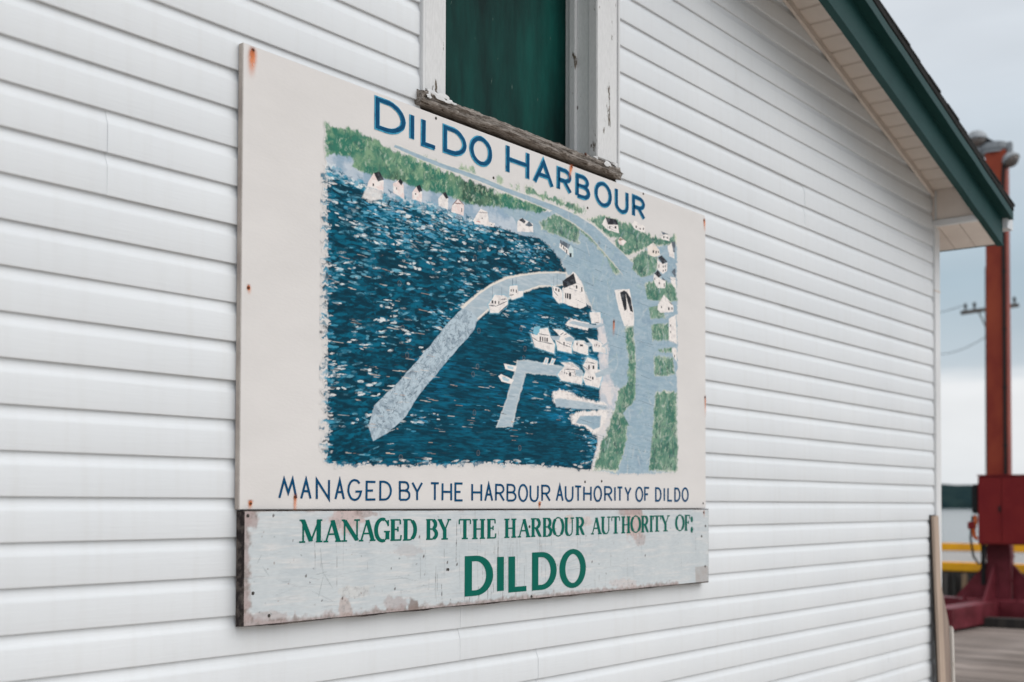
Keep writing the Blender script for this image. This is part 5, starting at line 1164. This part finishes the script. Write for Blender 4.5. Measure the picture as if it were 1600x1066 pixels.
e1 = at_depth(1380, 488, 60); e2 = at_depth(1380, 497, 60)
wire((ca_[0], ca_[1], ca_[2] + .2), e1, .25, 'upper thin overhead wire running from the crossarm')
wire((pp[0], pp[1], at_depth(1541, 522, 36.5)[2]), e2, 1.1, 'lower drooping wire joined to the pole under the crossarm')

# ================================================================== THE CRANE
DC = 17.0
cc = at_depth(1561, 787, DC); CX, CY = float(cc[0]), float(cc[1])
def cz_(py): return float(at_depth(1561, py, DC)[2])
crane = thing('jib_crane', 'red steel wharf crane column with electrical box and flood lamps', 'crane', (CX, CY, 0))
fr_ = np.array([CX - CAM[0], CY - CAM[1], 0]); fr_ /= np.linalg.norm(fr_); rr_ = np.array([fr_[1], -fr_[0], 0])
ang = math.radians(9); fx = fr_ * math.cos(ang) + rr_ * math.sin(ang); rx = -fr_ * math.sin(ang) + rr_ * math.cos(ang)     # turned a little so its right side shows
def CP(a, d, z): q = np.array([CX, CY, 0]) + rx * a + fx * d; return (q[0], q[1], z)
def cbox(a0, a1, d0, d1, z0, z1, top=1.0, b=None):
    b = b or MB(); 
    return b.hexa([CP(a0, d0, z0), CP(a1, d0, z0), CP(a1, d1, z0), CP(a0, d1, z0), CP(a0 * top, d0 * top, z1), CP(a1 * top, d0 * top, z1), CP(a1 * top, d1 * top, z1), CP(a0 * top, d1 * top, z1)])
zbot, zbox, ztop_ = cz_(850), cz_(745), cz_(234)
cbox(-.130, .150, -.155, .155, zbox + .002, ztop_, .97).build('column', M['red'], crane, bevel=.015)
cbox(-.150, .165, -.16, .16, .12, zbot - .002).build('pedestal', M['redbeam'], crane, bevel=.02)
MB().lathe([(.185, 0), (.185, .05), (.20, .05), (.20, .12), (.16, .12), (.16, .15)], CP(-.02, 0, ztop_ - .03), (0, 0, 1), 20).build('top_collar', M['galv'], crane)
for s_ in (-1, 1):
    cbox(s_ * .205 - .03 - .02, s_ * .205 + .03 - .02, -.09, .03, ztop_ - .07, ztop_ + .10).build('collar_lug', M['galv'], crane)
box_ = cbox(-.205, .405, -.42, -.157, zbot, zbox).build('control_box', M['redbox'], crane, bevel=.012)
cbox(-.215, .415, -.435, -.157, zbox + .001, zbox + .02).build('control_box_lid', M['redbox'], crane, bevel=.004)
for (a0, a1) in ((-.198, .096), (.104, .398)):
    d_ = cbox(a0, a1, -.430, -.4205, zbot + .02, zbox - .02).build('door', M['redbox'], box_, bevel=.003)
cbox(.062, .090, -.455, -.4305, (zbot + zbox) / 2 - .02, (zbot + zbox) / 2 + .06).build('handle', M['black'], box_, bevel=.004)
# cable up the column face and its clips
MB().tube([CP(.115, -.178, zbox + .02), CP(.112, -.176, 3.0), CP(.108, -.172, ztop_ - .5), CP(.12, -.17, ztop_ - .2), CP(.18, -.12, ztop_ - .16)], .022, 8).build('cable', M['black'], crane)
for k in range(5): cbox(.085, .14, -.182, -.15, 2.4 + k * .8, 2.43 + k * .8).build('cable_clip', M['black'], crane)
# base: crossed beams with gussets
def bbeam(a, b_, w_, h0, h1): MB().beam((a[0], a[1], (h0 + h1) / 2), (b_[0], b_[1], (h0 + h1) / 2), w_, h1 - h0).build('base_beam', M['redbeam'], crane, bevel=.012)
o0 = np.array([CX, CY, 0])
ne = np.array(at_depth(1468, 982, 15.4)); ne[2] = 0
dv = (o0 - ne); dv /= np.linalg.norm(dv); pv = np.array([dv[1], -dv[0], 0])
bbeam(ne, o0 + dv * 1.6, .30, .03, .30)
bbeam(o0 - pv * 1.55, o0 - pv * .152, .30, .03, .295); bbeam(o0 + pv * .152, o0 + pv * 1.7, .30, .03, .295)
MB().box(CX - .45, CX + .45, CY - .45, CY + .45, .002, .31).build('base_plate', M['redbeam'], crane, bevel=.01)
for d_ in (-dv, dv, pv, -pv):
    s_ = np.array([d_[1], -d_[0], 0]) * .012; i0 = o0 + d_ * .18; i1 = o0 + d_ * .62
    def q(p, s2, z): return (p[0] + s2[0], p[1] + s2[1], z)
    MB().add([q(i0, s_, .30), q(i1, s_, .30), q(i0, s_, .80), q(i0, -s_, .30), q(i1, -s_, .30), q(i0, -s_, .80)], [(0, 1, 2), (5, 4, 3), (0, 3, 4, 1), (1, 4, 5, 2), (2, 5, 3, 0)]).build('gusset', M['redbeam'], crane)
for sx_ in (-1, 1):
    for sy_ in (-1, 1): MB().lathe([(.035, 0), (.035, .025), (.018, .025), (.018, .06)], (CX + sx_ * .36, CY + sy_ * .36, .31), (0, 0, 1), 8).build('anchor_bolt', M['redbeam'], crane)
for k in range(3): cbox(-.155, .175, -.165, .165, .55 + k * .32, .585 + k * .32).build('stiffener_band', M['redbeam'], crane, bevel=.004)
# front skid timber
MB().beam(CP(-1.1, -.9, .06), CP(1.6, -.9, .06), .2, .12).build('skid_timber', M['darktimber'], crane)
# motor, hook and hose on the left of the box
cbox(-.295, -.206, -.38, -.22, cz_(803), cz_(757)).build('motor_housing', M['black'], crane, bevel=.02)
hk = MB(); hk.tube([CP(-.25, -.36, cz_(806)), CP(-.24, -.38, cz_(815)), CP(-.27, -.38, cz_(826)), CP(-.26, -.38, cz_(838)), CP(-.22, -.38, cz_(842))], .028, 8); hk.build('hook', M['orange'], crane)
cbox(-.345, -.24, -.41, -.33, cz_(827), cz_(815)).build('hook_block', M['redbox'], crane, bevel=.01)
MB().tube([CP(-.285, -.36, cz_(806)), CP(-.31, -.39, cz_(840)), CP(-.27, -.41, cz_(868)), CP(-.20, -.41, cz_(881)), CP(-.14, -.40, cz_(874)), CP(-.12, -.36, cz_(852))], .016, 8).build('hose', M['black'], crane)
cbox(-.21, -.152, -.20, -.165, .5, zbot - .003).build('conduit', M['black'], crane, bevel=.006)
# flood lamps: bowl reflector, glass, bracket
def flood(c, axis, r, name='flood_lamp'):
    o = MB().lathe([(r * .25, -r * .72), (r * .62, -r * .62), (r * .9, -r * .3), (r, 0), (r * 1.04, .01), (r * 1.04, .03), (r * .97, .03)], c, axis, 18).build(name, M['galv'], crane)
    MB().lathe([(r * .95, .031), (r * .85, r * .45), (r * .55, r * .72), (r * .1, r * .8)], c, axis, 16).build('lens', M['glass'], o, smooth=True)
    a_ = Vector(axis).normalized()
    for k in range(6):
        th = k * math.pi / 6
    return o
lc = np.array(CP(-.255, -.05, cz_(211)))
flood(lc, (-.12, -.08, -1), .155)
MB().beam(CP(-.17, -.05, cz_(216)), CP(.0, -.02, cz_(228)), .11, .13).build('lamp_bracket', M['black'], crane, bevel=.01)
lc2 = np.array(CP(.20, -.12, cz_(252)))
flood(lc2, tuple(rx * .55 - fx * .25 + np.array([0, 0, -.8])), .12)
MB().beam(CP(.12, -.08, cz_(262)), CP(.22, -.12, cz_(256)), .06, .06).build('lamp_bracket', M['galv'], crane, bevel=.006)
# rope coil on the planks behind the base
rc = thing('rope_coil', 'small coil of teal rope on the planks behind the crane base', 'rope', tuple(at_depth(1534, 950, 18.0)[:2]) + (0,))
cxr, cyr = rc.location[0], rc.location[1]
for k in range(6):
    rr2 = .20 - .012 * (k % 2); MB().tube([(cxr + rr2 * math.cos(t), cyr + rr2 * math.sin(t), .025 + k * .042) for t in np.linspace(0, 2 * math.pi, 25)], .024, 6, cap=False).build('turn', M['teal'], rc)
